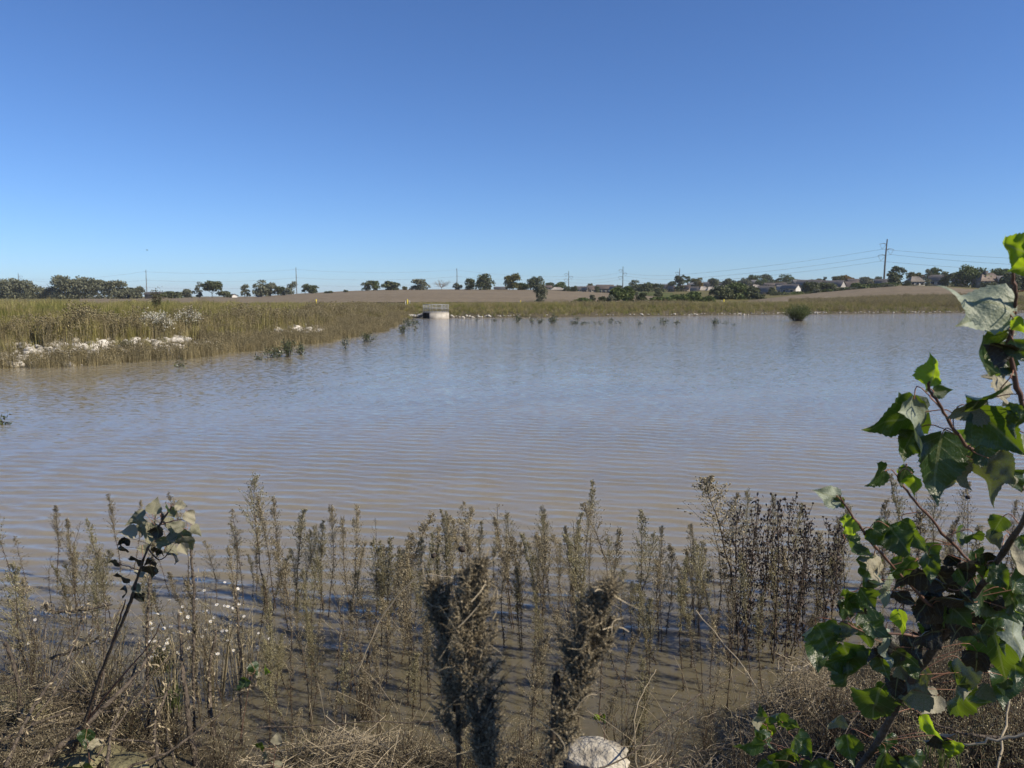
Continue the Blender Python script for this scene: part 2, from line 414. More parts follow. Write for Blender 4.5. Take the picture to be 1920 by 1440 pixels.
# --- ground: one polar sheet to the horizon, finer near the camera
rr = np.concatenate([np.geomspace(0.5, 12, 110), np.geomspace(12, 180, 170)[1:], np.geomspace(180, 5000, 70)[1:]])
aa = np.concatenate([np.radians(np.linspace(-58, 58, 420)), np.radians(np.linspace(58, 302, 80))[1:]])
RR, AA = np.meshgrid(rr, aa[:-1], indexing='ij')
GX, GY = RR * np.sin(AA), RR * np.cos(AA)
GZ, GSD = terrain(GX, GY)
nr, na = RR.shape
i = np.arange(nr - 1)[:, None] * na; j = np.arange(na)[None]; j2 = (j + 1) % na
F = np.stack([i + j, i + na + j, i + na + j2, i + j2], -1).reshape(-1, 4)
gm = bpy.data.materials.new('ground_soil'); gm.use_nodes = True
def ground_material(m):
    nt = m.node_tree; N = nt.nodes; L = nt.links; bs = N['Principled BSDF']
    tc = N.new('ShaderNodeNewGeometry')
    def noise(sc, det=6):
        n = N.new('ShaderNodeTexNoise'); n.inputs['Scale'].default_value = sc; n.inputs['Detail'].default_value = det
        L.new(tc.outputs['Position'], n.inputs['Vector']); return n.outputs['Fac']
    def ramp(f, a, b, lo=.35, hi=.65):
        r = N.new('ShaderNodeValToRGB'); r.color_ramp.elements[0].position = lo; r.color_ramp.elements[1].position = hi
        r.color_ramp.elements[0].color = (*a, 1); r.color_ramp.elements[1].color = (*b, 1); L.new(f, r.inputs['Fac']); return r.outputs['Color']
    grass = ramp(noise(0.35), (0.095, 0.085, 0.03), (0.17, 0.15, 0.055))
    mud = ramp(noise(3.0), (0.05, 0.042, 0.027), (0.135, 0.115, 0.072))
    at_ = N.new('ShaderNodeAttribute'); at_.attribute_name = 'zone'
    mx = N.new('ShaderNodeMix'); mx.data_type = 'RGBA'
    L.new(at_.outputs['Fac'], mx.inputs[0]); L.new(mud, mx.inputs[6]); L.new(grass, mx.inputs[7])
    L.new(mx.outputs[2], bs.inputs['Base Color']); bs.inputs['Roughness'].default_value = 0.9; bs.inputs['Specular IOR Level'].default_value = 0.15
    b = N.new('ShaderNodeBump'); b.inputs['Strength'].default_value = 0.5; b.inputs['Distance'].default_value = 0.05
    L.new(noise(14, 8), b.inputs['Height']); L.new(b.outputs[0], bs.inputs['Normal'])
ground_material(gm)
mb = MB().add(np.stack([GX, GY, GZ], -1).reshape(-1, 3), F)
c0 = np.array([[0, 0, float(terrain(np.array([0.]), np.array([0.01]))[0][0])]])
me = mb.mesh('ground', gm, smooth=True)
zone = (sstep(2.5, 6, GSD) * (np.hypot(GX, GY) > 14)).ravel().astype(np.float32)
a = me.attributes.new('zone', 'FLOAT', 'POINT')
if len(a.data) == len(zone): a.data.foreach_set('value', zone)
tag(link('ground', me), kind='structure')

# --- ploughed field and lawn: sheets lying on the ground
def sheet(name, pxs, r0f, r1f, m, nr_=40, lift=0.12):
    P = []
    for px in pxs:
        r0, r1 = r0f(px), r1f(px)
        u = (px - 960) / FPX
        for k in range(nr_):
            yy = (r0 + (r1 - r0) * k / (nr_ - 1)) / math.hypot(1, u) ; P.append((u * (CP * yy + SP * H), yy))
    P = np.array(P); z, _ = terrain(P[:, 0], P[:, 1])
    n = len(pxs); i = (np.arange(n - 1)[:, None] * nr_ + np.arange(nr_ - 1)[None]).reshape(-1, 1)
    F = np.concatenate([i, i + nr_, i + nr_ + 1, i + 1], 1)
    me = MB().add(np.column_stack([P, z + lift]), F).mesh(name, m, True)
    return tag(link(name, me), kind='structure')
fm = bpy.data.materials.new('ploughed_soil'); fm.use_nodes = True
def field_mat(m, a, b, rowscale):
    nt = m.node_tree; N = nt.nodes; L = nt.links; bs = N['Principled BSDF']
    ge = N.new('ShaderNodeNewGeometry')
    mp = N.new('ShaderNodeMapping'); mp.inputs['Rotation'].default_value = (0, 0, 0.35); mp.inputs['Scale'].default_value = (0.02, rowscale, 1)
    L.new(ge.outputs['Position'], mp.inputs['Vector'])
    n1 = N.new('ShaderNodeTexNoise'); n1.inputs['Scale'].default_value = 1; n1.inputs['Detail'].default_value = 5; L.new(mp.outputs[0], n1.inputs['Vector'])
    n2 = N.new('ShaderNodeTexNoise'); n2.inputs['Scale'].default_value = 0.5; n2.inputs['Detail'].default_value = 8; L.new(ge.outputs['Position'], n2.inputs['Vector'])
    ad = N.new('ShaderNodeMath'); ad.operation = 'MULTIPLY_ADD'; ad.inputs[1].default_value = 0.5; L.new(n1.outputs[0], ad.inputs[0])
    hf = N.new('ShaderNodeMath'); hf.operation = 'MULTIPLY'; hf.inputs[1].default_value = 0.5; L.new(n2.outputs[0], hf.inputs[0]); L.new(hf.outputs[0], ad.inputs[2])
    r = N.new('ShaderNodeValToRGB'); r.color_ramp.elements[0].position = .42; r.color_ramp.elements[1].position = .58
    r.color_ramp.elements[0].color = (*a, 1); r.color_ramp.elements[1].color = (*b, 1); L.new(ad.outputs[0], r.inputs['Fac'])
    L.new(r.outputs[0], bs.inputs['Base Color']); bs.inputs['Roughness'].default_value = 0.95; bs.inputs['Specular IOR Level'].default_value = 0.1
field_mat(fm, (0.15, 0.120, 0.078), (0.225, 0.182, 0.122), 0.25)
lm = bpy.data.materials.new('lawn_grass'); lm.use_nodes = True
field_mat(lm, (0.06, 0.075, 0.02), (0.13, 0.14, 0.045), 0.1)
dI = lambda px: float(np.interp(px, D1[:, 0], D1[:, 1]))
sheet('ploughed_field', list(np.linspace(150, 1345, 160)), lambda p: 170, lambda p: dI(p) + 6, fm)
sheet('ploughed_field', list(np.linspace(1400, 1850, 60)), lambda p: 160 + 25 * max(0, (p - 1560) / 300), lambda p: dI(p) - 4, fm, lift=0.13)
sheet('lawn', list(np.linspace(1185, 1262, 24)), lambda p: dI(p) * .86, lambda p: dI(p) + 70, lm, lift=0.25)

# --- water with real ripples near the camera, finer ripples in the shading normal
ys = 3.6 * np.exp(np.arange(0, 640) * 0.0040); ys = np.concatenate([ys, ys[-1] * np.exp(np.arange(1, 250) * 0.0085)]); ys = ys[ys < 230]
ys = np.concatenate([ys, np.geomspace(ys[-1] * 1.02, 420, 12)])
us = np.linspace(-1, 1, 330)
YY, UU = np.meshgrid(ys, us, indexing='ij')
XX = UU * (6 + 1.25 * YY)
wr = np.random.default_rng(21)
ZZ = np.zeros_like(XX); dyl = np.gradient(ys)[:, None]
for k in range(46):
    lam = 0.09 * (0.40 / 0.09) ** wr.uniform()
    th = math.radians(78 + wr.normal(0, 15))
    kx, ky = math.cos(th) * 2 * math.pi / lam, math.sin(th) * 2 * math.pi / lam
    amp = 0.0080 * lam ** 0.95
    fade = np.clip((lam / (4.0 * dyl)) - 0.5, 0, 1) * np.clip((lam / (3 * np.gradient(XX, axis=1) * max(abs(math.cos(th)), .15))) , 0, 1)
    patch = 0.55 + 0.45 * np.sin(0.23 * XX * wr.uniform(.3, 1) + 0.31 * YY * wr.uniform(.3, 1) + wr.uniform(0, 6))
    ph = kx * XX + ky * YY + wr.uniform(0, 6.28) + 0.6 * np.sin(0.9 * XX * wr.uniform(.3, 1) + wr.uniform(0, 6)) * .6
    s = np.sin(ph); ZZ += amp * patch * fade * (s + 0.3 * np.cos(2 * ph + math.pi))
ZZ *= (0.30 + 0.70 * sstep(5.5, 8.0, YY))
ZZ *= 1 - sstep(60, 120, YY)
nr, na = XX.shape
i = (np.arange(nr - 1)[:, None] * na + np.arange(na - 1)[None]).reshape(-1, 1)
F = np.concatenate([i, i + 1, i + na + 1, i + na], 1)
wm = bpy.data.materials.new('muddy_water'); wm.use_nodes = True
def water_material(m):
    nt = m.node_tree; N = nt.nodes; L = nt.links; bs = N['Principled BSDF']
    ge = N.new('ShaderNodeNewGeometry')
    def noise(sx, sy, sc, det):
        mp = N.new('ShaderNodeMapping'); mp.inputs['Scale'].default_value = (sx, sy, 1); mp.inputs['Rotation'].default_value = (0, 0, 0.12)
        L.new(ge.outputs['Position'], mp.inputs['Vector'])
        n = N.new('ShaderNodeTexNoise'); n.inputs['Scale'].default_value = sc; n.inputs['Detail'].default_value = det
        L.new(mp.outputs[0], n.inputs['Vector']); return n
    def mth(op, a, b=None, c=None):
        n = N.new('ShaderNodeMath'); n.operation = op
        for q, v in enumerate((a, b, c)):
            if v is None: continue
            if isinstance(v, (int, float)): n.inputs[q].default_value = v
            else: L.new(v, n.inputs[q])
        return n.outputs[0]
    def comb(x, y, z):
        n = N.new('ShaderNodeCombineXYZ')
        for q, v in enumerate((x, y, z)):
            if isinstance(v, (int, float)): n.inputs[q].default_value = v
            else: L.new(v, n.inputs[q])
        return n.outputs[0]
    def vadd(a, b):
        n = N.new('ShaderNodeVectorMath'); n.operation = 'ADD'; L.new(a, n.inputs[0]); L.new(b, n.inputs[1]); return n.outputs[0]
    sp = N.new('ShaderNodeSeparateXYZ'); L.new(ge.outputs['Position'], sp.inputs[0])
    # ripples the mesh is too coarse for grow with the distance along the pond
    far = N.new('ShaderNodeMapRange'); far.inputs['From Min'].default_value = 6; far.inputs['From Max'].default_value = 100
    far.inputs['To Min'].default_value = 0.02; far.inputs['To Max'].default_value = WAVE_FAR; L.new(sp.outputs[1], far.inputs['Value'])
    n1 = noise(1.1, 3.2, 4.5, 2); n2 = noise(1.0, 1.0, 0.05, 2)
    gust = mth('MULTIPLY_ADD', n2.outputs['Fac'], 1.3, 0.35)
    amp = mth('MULTIPLY', far.outputs[0], gust)
    s1 = N.new('ShaderNodeSeparateColor'); L.new(n1.outputs['Color'], s1.inputs[0])
    nx = mth('MULTIPLY', mth('SUBTRACT', s1.outputs[0], 0.5), mth('MULTIPLY', amp, 0.9))
    ny = mth('MULTIPLY', mth('SUBTRACT', s1.outputs[1], 0.5), mth('MULTIPLY', amp, 2.0))
    nv = vadd(ge.outputs['Normal'], comb(nx, ny, 0.0))
    nn = N.new('ShaderNodeVectorMath'); nn.operation = 'NORMALIZE'; L.new(nv, nn.inputs[0]); L.new(nn.outputs[0], bs.inputs['Normal'])
    n3 = noise(1.0, 1.6, 0.22, 4)
    r = N.new('ShaderNodeValToRGB'); r.color_ramp.elements[0].position = .3; r.color_ramp.elements[1].position = .7
    r.color_ramp.elements[0].color = (*WATER_A, 1); r.color_ramp.elements[1].color = (*WATER_B, 1)
    L.new(n3.outputs['Fac'], r.inputs['Fac'])
    # the base colour turns darker towards the near bank
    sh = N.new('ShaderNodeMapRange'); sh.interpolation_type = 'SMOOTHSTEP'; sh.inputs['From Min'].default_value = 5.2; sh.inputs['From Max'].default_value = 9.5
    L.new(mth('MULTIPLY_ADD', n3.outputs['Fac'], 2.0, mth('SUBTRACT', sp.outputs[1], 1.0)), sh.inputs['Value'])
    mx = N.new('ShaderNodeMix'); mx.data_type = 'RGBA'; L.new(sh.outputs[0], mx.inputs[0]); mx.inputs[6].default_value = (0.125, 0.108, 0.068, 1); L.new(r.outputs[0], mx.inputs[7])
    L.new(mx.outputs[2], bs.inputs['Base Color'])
    bs.inputs['Roughness'].default_value = 0.07; bs.inputs['Subsurface Weight'].default_value = SSS; bs.inputs['Subsurface Radius'].default_value = (0.20, 0.16, 0.10); bs.inputs['Subsurface Scale'].default_value = 1.0; bs.inputs['IOR'].default_value = 1.33; bs.inputs['Specular IOR Level'].default_value = 0.5
SSS = 0.8; WAVE_FAR = 1.15; WATER_A = (0.218, 0.192, 0.134); WATER_B = (0.262, 0.232, 0.166)
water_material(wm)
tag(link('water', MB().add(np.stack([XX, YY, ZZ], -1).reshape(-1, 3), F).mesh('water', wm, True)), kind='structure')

# ================================================================ GRASS AND WEEDS ON THE BANKS (stuff)
def scatter(name, P, rot, scl, idx, protos, label):
    """one object: every point carries one of the tufts (geometry nodes)"""
    pc = bpy.data.collections.new(name + '_tufts')
    for q, me in enumerate(protos):
        o = bpy.data.objects.new('%s_tuft_%02d' % (name, q), me); pc.objects.link(o)
    me = bpy.data.meshes.new(name)
    me.vertices.add(len(P)); me.vertices.foreach_set('co', np.asarray(P, np.float32).ravel())
    a = me.attributes.new('rot', 'FLOAT_VECTOR', 'POINT'); a.data.foreach_set('vector', np.asarray(rot, np.float32).ravel())
    a = me.attributes.new('scl', 'FLOAT_VECTOR', 'POINT'); a.data.foreach_set('vector', np.asarray(scl, np.float32).ravel())
    a = me.attributes.new('pick', 'INT', 'POINT'); a.data.foreach_set('value', np.asarray(idx, np.int32))
    o = link(name, me); tag(o, kind='stuff', label=label)
    ng = bpy.data.node_groups.new(name, 'GeometryNodeTree')
    ng.interface.new_socket('Geometry', in_out='INPUT', socket_type='NodeSocketGeometry')
    ng.interface.new_socket('Geometry', in_out='OUTPUT', socket_type='NodeSocketGeometry')
    N = ng.nodes; L = ng.links
    gi = N.new('NodeGroupInput'); go = N.new('NodeGroupOutput')
    ip = N.new('GeometryNodeInstanceOnPoints'); ci = N.new('GeometryNodeCollectionInfo')
    ci.inputs['Collection'].default_value = pc; ci.inputs['Separate Children'].default_value = True; ci.inputs['Reset Children'].default_value = True
    def attr(nm, t):
        n = N.new('GeometryNodeInputNamedAttribute'); n.data_type = t; n.inputs['Name'].default_value = nm; return n.outputs['Attribute']
    L.new(gi.outputs[0], ip.inputs['Points']); L.new(ci.outputs[0], ip.inputs['Instance'])
    ip.inputs['Pick Instance'].default_value = True
    L.new(attr('pick', 'INT'), ip.inputs['Instance Index']); L.new(attr('rot', 'FLOAT_VECTOR'), ip.inputs['Rotation']); L.new(attr('scl', 'FLOAT_VECTOR'), ip.inputs['Scale'])
    L.new(ip.outputs[0], go.inputs[0])
    md = o.modifiers.new('tufts', 'NODES'); md.node_group = ng
    return o
def blades(n, h, spread, w, lean, m, name, heads=0, seed=0):
    r = np.random.default_rng(seed)
    b = np.column_stack([r.normal(0, spread, (n, 2)), np.zeros(n)])
    hh = h * r.uniform(0.55, 1.05, n); az = r.uniform(0, 6.28, n); ln = np.abs(r.normal(0, lean, n))
    d = np.column_stack([np.cos(az), np.sin(az), np.zeros(n)])
    side = np.column_stack([-np.sin(az), np.cos(az), np.zeros(n)]) * (w / 2)
    mid = b + d * (ln * hh * 0.3)[:, None] + np.array([0, 0, 1]) * (hh * 0.6)[:, None]
    tip = b + d * (ln * hh)[:, None] + np.array([0, 0, 1]) * hh[:, None]
    V = np.stack([b - side, b + side, mid + side * .8, mid - side * .8, tip], 1).reshape(-1, 3)
    k = np.arange(n)[:, None] * 5
    mb = MB().add(V, k + np.array([[0, 1, 2, 3]])); mb.F.append(k + np.array([[3, 2, 4]])); 
    mb.V.append(np.zeros((0, 3))); mb.UV.append(None)
    if heads:
        s = r.integers(0, n, heads); c = tip[s] + r.normal(0, .03, (heads, 3)) - np.array([0, 0, 1]) * r.uniform(0, .35, (heads, 1)) * hh[s][:, None]
        mb.add(*tetras(c, r.uniform(.012, .028, heads), (1, 1, 1.6)))
    return mb.mesh(name, m)
GR = [mat('grass_a', (0.17, 0.155, 0.045), (0.37, 0.33, 0.125), 2, 0.7, transl=0.25, island=True, rnd=0.22),
      mat('grass_b', (0.105, 0.125, 0.028), (0.23, 0.24, 0.065), 2, 0.7, transl=0.25, island=True, rnd=0.22),
      mat('grass_c', (0.22, 0.18, 0.085), (0.42, 0.35, 0.19), 2, 0.7, transl=0.2, island=True, rnd=0.22),
      mat('weed_brown', (0.125, 0.105, 0.055), (0.35, 0.30, 0.175), 2, 0.8, transl=0.15, island=True, rnd=0.25)]
tuftM = [blades(34, .85, .16, .016, .28, GR[0], 'grass_tuft', 0, 1), blades(34, .75, .18, .016, .32, GR[1], 'grass_tuft', 0, 2),
         blades(30, .95, .16, .014, .22, GR[2], 'grass_tuft', 14, 3), blades(24, .95, .14, .014, .16, GR[3], 'weed_tuft', 60, 4),
         blades(22, .8, .16, .014, .25, GR[3], 'weed_tuft', 44, 5), blades(26, .38, .2, .016, .5, GR[1], 'short_tuft', 0, 6)]
def bank_points(n, xr, yr, sdr):
    x = rng.uniform(*xr, n); y = rng.uniform(*yr, n)
    keep = (np.abs(x / np.maximum(y, 1)) < 0.78); x, y = x[keep], y[keep]
    sd = shore_sd(x, y); keep = (sd > sdr[0]) & (sd < sdr[1]); x, y = x[keep], y[keep]
    z, sd = terrain(x, y); return x, y, z, sd
def tufts(name, x, y, z, pick, size, label):
    n = len(x)
    rot = np.column_stack([rng.normal(0, .06, n), rng.normal(0, .06, n), rng.uniform(0, 6.28, n)])
    s = size * rng.uniform(.75, 1.2, n)
    scatter(name, np.column_stack([x, y, z - 0.03]), rot, np.column_stack([s, s, s * rng.uniform(.85, 1.15, n)]), pick, tuftM, label)
# left bank
x, y, z, sd = bank_points(95000, (-60, -9), (22, 108), (-0.6, 26))
keep = rng.uniform(size=len(x)) < np.where(sd < 3.0, .9, np.where(sd < 9, .9, .55)) * np.clip(1.15 - y / 160, .4, 1)
x, y, z, sd = x[keep], y[keep], z[keep], sd[keep]
nz = snoise(np.stack([x, y], -1), .22, 5)
rowB = sd + 1.5 * nz
# the rocky patches stay thinly grown
rocky = ((sd > 0.6) & (sd < 3.6) & (y < 41) & (y > 26) & (nz > -.35)) | ((sd > .8) & (sd < 3.2) & (y > 46) & (y < 56))
keep = (~rocky | (rng.uniform(size=len(x)) < 0.30)) & ~((x > -13.8) & (y > 84)); x, y, z, sd, rowB, rocky = x[keep], y[keep], z[keep], sd[keep], rowB[keep], rocky[keep]
pick = np.where(rowB < 2.6, rng.choice([3, 4, 4, 2], len(x)), np.where(rowB < 6, rng.choice([0, 3, 2, 0, 3, 0], len(x)), rng.choice([0, 1, 0, 1, 2, 0], len(x), p=[.3, .25, .2, .15, .05, .05])))
clump = 1 + .28 * snoise(np.stack([x, y], -1), .9, 15)
size = clump * np.where(rowB < 2.6, .72, np.where(rowB < 6, 1.0, .78)) * np.where(rocky, .62, 1)
tufts('grass', x, y, z, pick, size, 'tall yellow-green grass and brown weeds on the left bank')
# far bank
x, y, z, sd = bank_points(60000, (-16, 105), (92, 178), (0.3, 22))
keep = (rng.uniform(size=len(x)) < np.where(sd < 1.8, .25, .75)); x, y, z, sd = x[keep], y[keep], z[keep], sd[keep]
nz = snoise(np.stack([x * .35, y * 1.4], -1), .3, 8)
pick = np.where(nz > .55, rng.choice([3, 2, 0], len(x)), rng.choice([0, 2, 1, 0], len(x)))
tufts('grass', x, y, z, pick, .78 + .12 * nz, 'olive yellow grass along the far bank')
# right hill foot: rough dry grass between far bank and ploughed field
px = rng.uniform(1480, 1960, 12000); r_ = rng.uniform(150, 215, 12000); u = (px - 960) / FPX
y = r_ / np.hypot(1, u); x = u * (CP * y + SP * H); z, sd = terrain(x, y)
keep = (sd > 6) & (r_ < 175 + 40 * np.clip((px - 1500) / 380, 0, 1) + 8 * snoise(np.stack([x, y], -1), .1, 2)); x, y, z = x[keep], y[keep], z[keep]
tufts('grass', x, y, z, rng.choice([0, 2, 3, 0], len(x)), np.full(len(x), 1.0), 'dry rough grass at the foot of the right-hand field')

# ================================================================ ROCKS
rockM = [MB().add(*rock_geo(2, 11, s)).mesh('rock', M['rock']) for s in range(8)]
rockL = [MB().add(*rock_geo(1, 7, s + 20)).mesh('rock', M['rock']) for s in range(6)]
def rock(p, s, label, group=None, small=False):
    o = link('rock', random.choice(rockL if small else rockM), loc=p)
    o.rotation_euler = (random.uniform(-.4, .4), random.uniform(-.4, .4), random.uniform(0, 6.28)); o.scale = (s, s * random.uniform(.8, 1.1), s * random.uniform(.8, 1.1))
    return tag(o, label, 'rock', group)
def on_bank(px, py):
    """where the sight line through the pixel meets the bank"""
    d = ray(px, py); t = np.linspace(5, 160, 1600)
    P = np.array([0, 0, H]) + d * t[:, None]; z, _ = terrain(P[:, 0], P[:, 1])
    k = np.argmax(P[:, 2] < z)
    return np.array([P[k, 0], P[k, 1], z[k]])
patches = [  # photo patch, count, size
    ((100, 640, 226, 662), 44, .25), ((225, 632, 345, 668), 50, .25), ((18, 642, 110, 665), 18, .24), ((0, 668, 140, 688), 20, .24),
    ((345, 640, 432, 664), 22, .2), ((515, 609, 600, 622), 46, .26), ((590, 616, 612, 622), 4, .22), ((670, 600, 690, 605), 8, .24),
    ((150, 660, 260, 676), 16, .22), ((260, 622, 380, 636), 14, .22)]
names = ['upper left bank, in the long white row below the grass', 'left bank, in the white heap under the pale flowering bushes', 'far left end of the bank among brown weeds',
         'water edge at the far left', 'right end of the big rock heap on the left bank', 'white rock patch halfway along the left bank',
         'small rock group right of the middle patch', 'small rock group near the far end of the left bank', 'lower row near the water on the left bank', 'rocks just above the heap, half hidden by grass']
for (bx, n, s), nm in zip(patches, names):
    for q in range(n):
        px, py = random.uniform(bx[0], bx[2]), random.uniform(bx[1], bx[3])
        p = on_bank(px, py)
        rock(p + np.array([0, 0, s * .12]), s * random.uniform(.55, 1.45) * (p[1] / 34) ** .25, 'white limestone rock: ' + nm, 'white rocks on the left bank: ' + nm)
mb = MB(); vv, ff = ico(1)
for bx, n, s in patches:
    for q in range(n * 3):
        p = on_bank(random.gauss((bx[0] + bx[2]) / 2, (bx[2] - bx[0]) / 3.2), random.gauss((bx[1] + bx[3]) / 2, (bx[3] - bx[1]) / 2.6)); sz = s * random.uniform(.16, .5)
        if shore_sd(p[0:1], p[1:2])[0] < 0: continue
        mb.add(vv * np.array([sz * random.uniform(.8, 1.5), sz, sz * .75]) * (1 + .25 * snoise(vv, 3, q)[:, None]) + p + np.array([0, 0, sz * .4]), ff)
tag(link('rubble', mb.mesh('rubble', M['rock'])), kind='stuff', label='small broken pale stones strewn between the rocks of the left bank')
# stone line at the foot of the far bank (right of the outlet box)
fx = []
for q in range(72):
    px = 846 + (1110 - 846) * (q / 72) ** 1.15 + random.uniform(-3, 3)
    p = on_z(px, np.interp(px, [846, 1000, 1110], [596.5, 595, 593.6])) ; p[1] += random.uniform(.3, 1.3); p[2] = random.uniform(.08, .38)
    p[2] -= .06; rock(p, random.uniform(.13, .32), 'pale riprap stone at the far waterline right of the concrete outlet', 'riprap stones along the far waterline', True)
for q in range(26):
    px = random.uniform(712, 790); p = on_z(px, np.interp(px, [712, 790], [600, 597])); p[1] += random.uniform(1.0, 4); p[2] = .25 + random.uniform(.0, .3)
    rock(p, random.uniform(.25, .42), 'pale riprap stone left of the concrete outlet behind brown weeds', 'riprap stones left of the outlet', True)
mb = MB(); vv, ff = ico(1)
for q in range(330):
    px = random.uniform(1110, 1925); p = on_z(px, np.interp(px, [1110, 1200, 1500, 1800, 1920], [593.8, 593, 589.5, 587, 586])); p[1] += random.uniform(.4, 1.6); p[2] = random.uniform(.05, .28)
    s = random.uniform(.07, .19); mb.add(vv * np.array([s * random.uniform(.8, 1.6), s, s * .7]) * (1 + .2 * snoise(vv, 3, q)[:, None]) + p, ff)
tag(link('riprap', mb.mesh('riprap', M['rock'])), kind='stuff', label='broken line of pale stones along the far waterline')

# ================================================================ CONCRETE OUTLET BOX
t = thing('outlet_structure', on_z(806, 597.5), 'concrete outlet box with a grey metal railing at the water edge', 'outlet', rz=math.radians(27))
Wd, Dp, Hh = 2.75, 2.6, .74
c = MB(); box(c, (Wd / 2, -.0 + .1, Hh / 2 - .3), (Wd, .22, Hh + .6)); link('front_wall', c.mesh('front_wall', M['concrete']), t)
c = MB(); box(c, (Wd - .11, Dp / 2 + .12, Hh / 2 - .3), (.22, Dp - .2, Hh + .6)); link('side_wall', c.mesh('side_wall', M['concrete']), t)
c = MB(); box(c, (Wd / 2, Dp, Hh / 2 - .3), (Wd, .22, Hh + .6)); link('back_wall', c.mesh('back_wall', M['void_shade']), t)
c = MB(); box(c, (Wd / 2, Dp / 2 + .05, Hh + .04), (Wd + .02, Dp + .16, .08)); link('top_slab', c.mesh('top_slab', M['concrete']), t)
c = MB(); box(c, (.32, Dp / 2 + .05, Hh / 2 - .3), (.06, Dp - .3, Hh + .56)); link('opening_shade', c.mesh('opening_shade', M['void_shade']), t)  # added dark panel, painting the shade of the open side
rail = link('railing', None, t)
post = MB(); box(post, (0, 0, .52), (.05, .05, 1.04)); postm = post.mesh('post', M['galvanised'])
zt = Hh + .08
cor = [(0.05, 0.03), (Wd - .05, 0.03), (Wd - .05, Dp + .05), (.05, Dp + .05)]
pts = [cor[0], (Wd / 3, .03), (2 * Wd / 3, .03), cor[1], (Wd - .05, Dp / 2), cor[2], (Wd / 2, Dp + .05), cor[3], (.05, Dp / 2), (.05, Dp * .75)]
for p in pts: link('post', postm, rail, (p[0], p[1], zt))
for a_, b_ in ((0, 1), (1, 2), (2, 3), (3, 0)):
    A, B = np.array(cor[a_]), np.array(cor[b_]); mid = (A + B) / 2; Ls = np.linalg.norm(B - A); ang = math.atan2(B[1] - A[1], B[0] - A[0])
    for hz, th in ((1.04, .05), (.55, .055), (.07, .04)):
        c = MB(); box(c, (mid[0], mid[1], zt + hz), (Ls - .05, .045, th), ang); link('rail', c.mesh('rail', M['galvanised']), rail)
    c = MB()
    for k in range(1, int(Ls / .13)):
        p = A + (B - A) * k / int(Ls / .13); box(c, (p[0], p[1], zt + .55), (.010, .010, .94))
    tag(link('railing_bars', c.mesh('railing_bars', M['galvanised']), rail), kind='stuff')

# marker posts and stakes behind the far bank
def post_at(px, py_top, py_bot, Y, name, w, m, label, cat, group=None):
    b = at(px, py_bot, Y); h = (py_bot - py_top) * Y / FPX
    c = MB(); v, f = tubes(np.array([[[0, 0, -.35], [0, 0, h * .93], [0, 0, h * .985], [0, 0, h]]]), np.array([[w, w, w * .8, w * .12]]), 8); c.add(v, f)
    return tag(link(name, c.mesh(name, m, True), loc=b), label, cat, group)
post_at(593, 561, 567, 128, 'marker_post', .10, M['yellow'], 'yellow marker post far left of the outlet, in front of the brown field', 'marker')
post_at(764, 561.5, 569.5, 124, 'marker_post', .10, M['yellow'], 'yellow marker post between two white stakes, left of the outlet', 'marker')
post_at(760.5, 564, 570, 124, 'stake', .035, M['white'], 'thin white stake just left of the yellow marker post', 'stake')
post_at(768.3, 564, 569.6, 124, 'stake', .035, M['white'], 'thin white stake just right of the yellow marker post', 'stake')
post_at(976, 563.5, 568, 132, 'marker_post', .07, M['yellow'], 'small yellow marker post in front of the field near the fuzzy tree', 'marker')
post_at(973, 565, 568, 132, 'stake', .03, M['white'], 'tiny white stake beside the small yellow marker', 'stake')
post_at(1357, 561, 567, 136, 'marker_post', .10, M['yellow'], 'yellow marker post before the dark tree belt on the right', 'marker')
post_at(1353.5, 563, 567, 136, 'stake', .035, M['white'], 'thin pale stake left of the right-hand yellow marker', 'stake')

# ================================================================ TREES ON THE SKYLINE
def crown_geo(w, h, kind, r, dens=1.0):
    """leaf faces on clumps through the crown's volume; w, h in metres, crown from z=0 to h"""
    C = []
    nb = {'round': 22, 'mass': 28, 'sparse': 14, 'column': 18, 'mush': 18, 'lean': 17, 'shrub': 20, 'willow': 26}[kind]
    for k in range(nb):
        a = r.uniform(0, 6.28); q = r.uniform() ** .5
        if kind == 'column': zc = h * r.uniform(.08, .92); rad = w * .28 * (1 - abs(zc / h - .42) * .9); q *= .7
        elif kind in ('shrub', 'mass', 'willow'): zc = h * r.uniform(.08, .84); rad = w * .21; q *= math.sqrt(max(.1, 1 - (zc / h - .25) ** 2 * 1.4))
        elif kind == 'mush': zc = h * r.uniform(.4, .85); rad = w * .21
        else: zc = h * r.uniform(.05, .84); rad = w * r.uniform(.13, .27); q *= math.sqrt(max(.15, 1 - ((zc / h - .4) / .62) ** 2)) * r.uniform(.7, 1.2)
        cx = math.cos(a) * q * w * .36; cy = math.sin(a) * q * w * .36
        if kind == 'lean': cx += (zc / h - .5) * w * .5
        rz = min(rad * r.uniform(.7, 1.0), h * .26); n = int(95 * dens)
        d = norm(r.normal(size=(n, 3))); d[:, 2] = np.where(d[:, 2] < -.35, -d[:, 2], d[:, 2])
        rr_ = r.uniform(.55, 1.08, n)[:, None]
        C.append(np.array([cx, cy, zc]) + d * rr_ * np.array([rad, rad, rz]))
    C = np.concatenate(C); keep = C[:, 2] > .02 * h
    return C[keep]
KINDC = {}
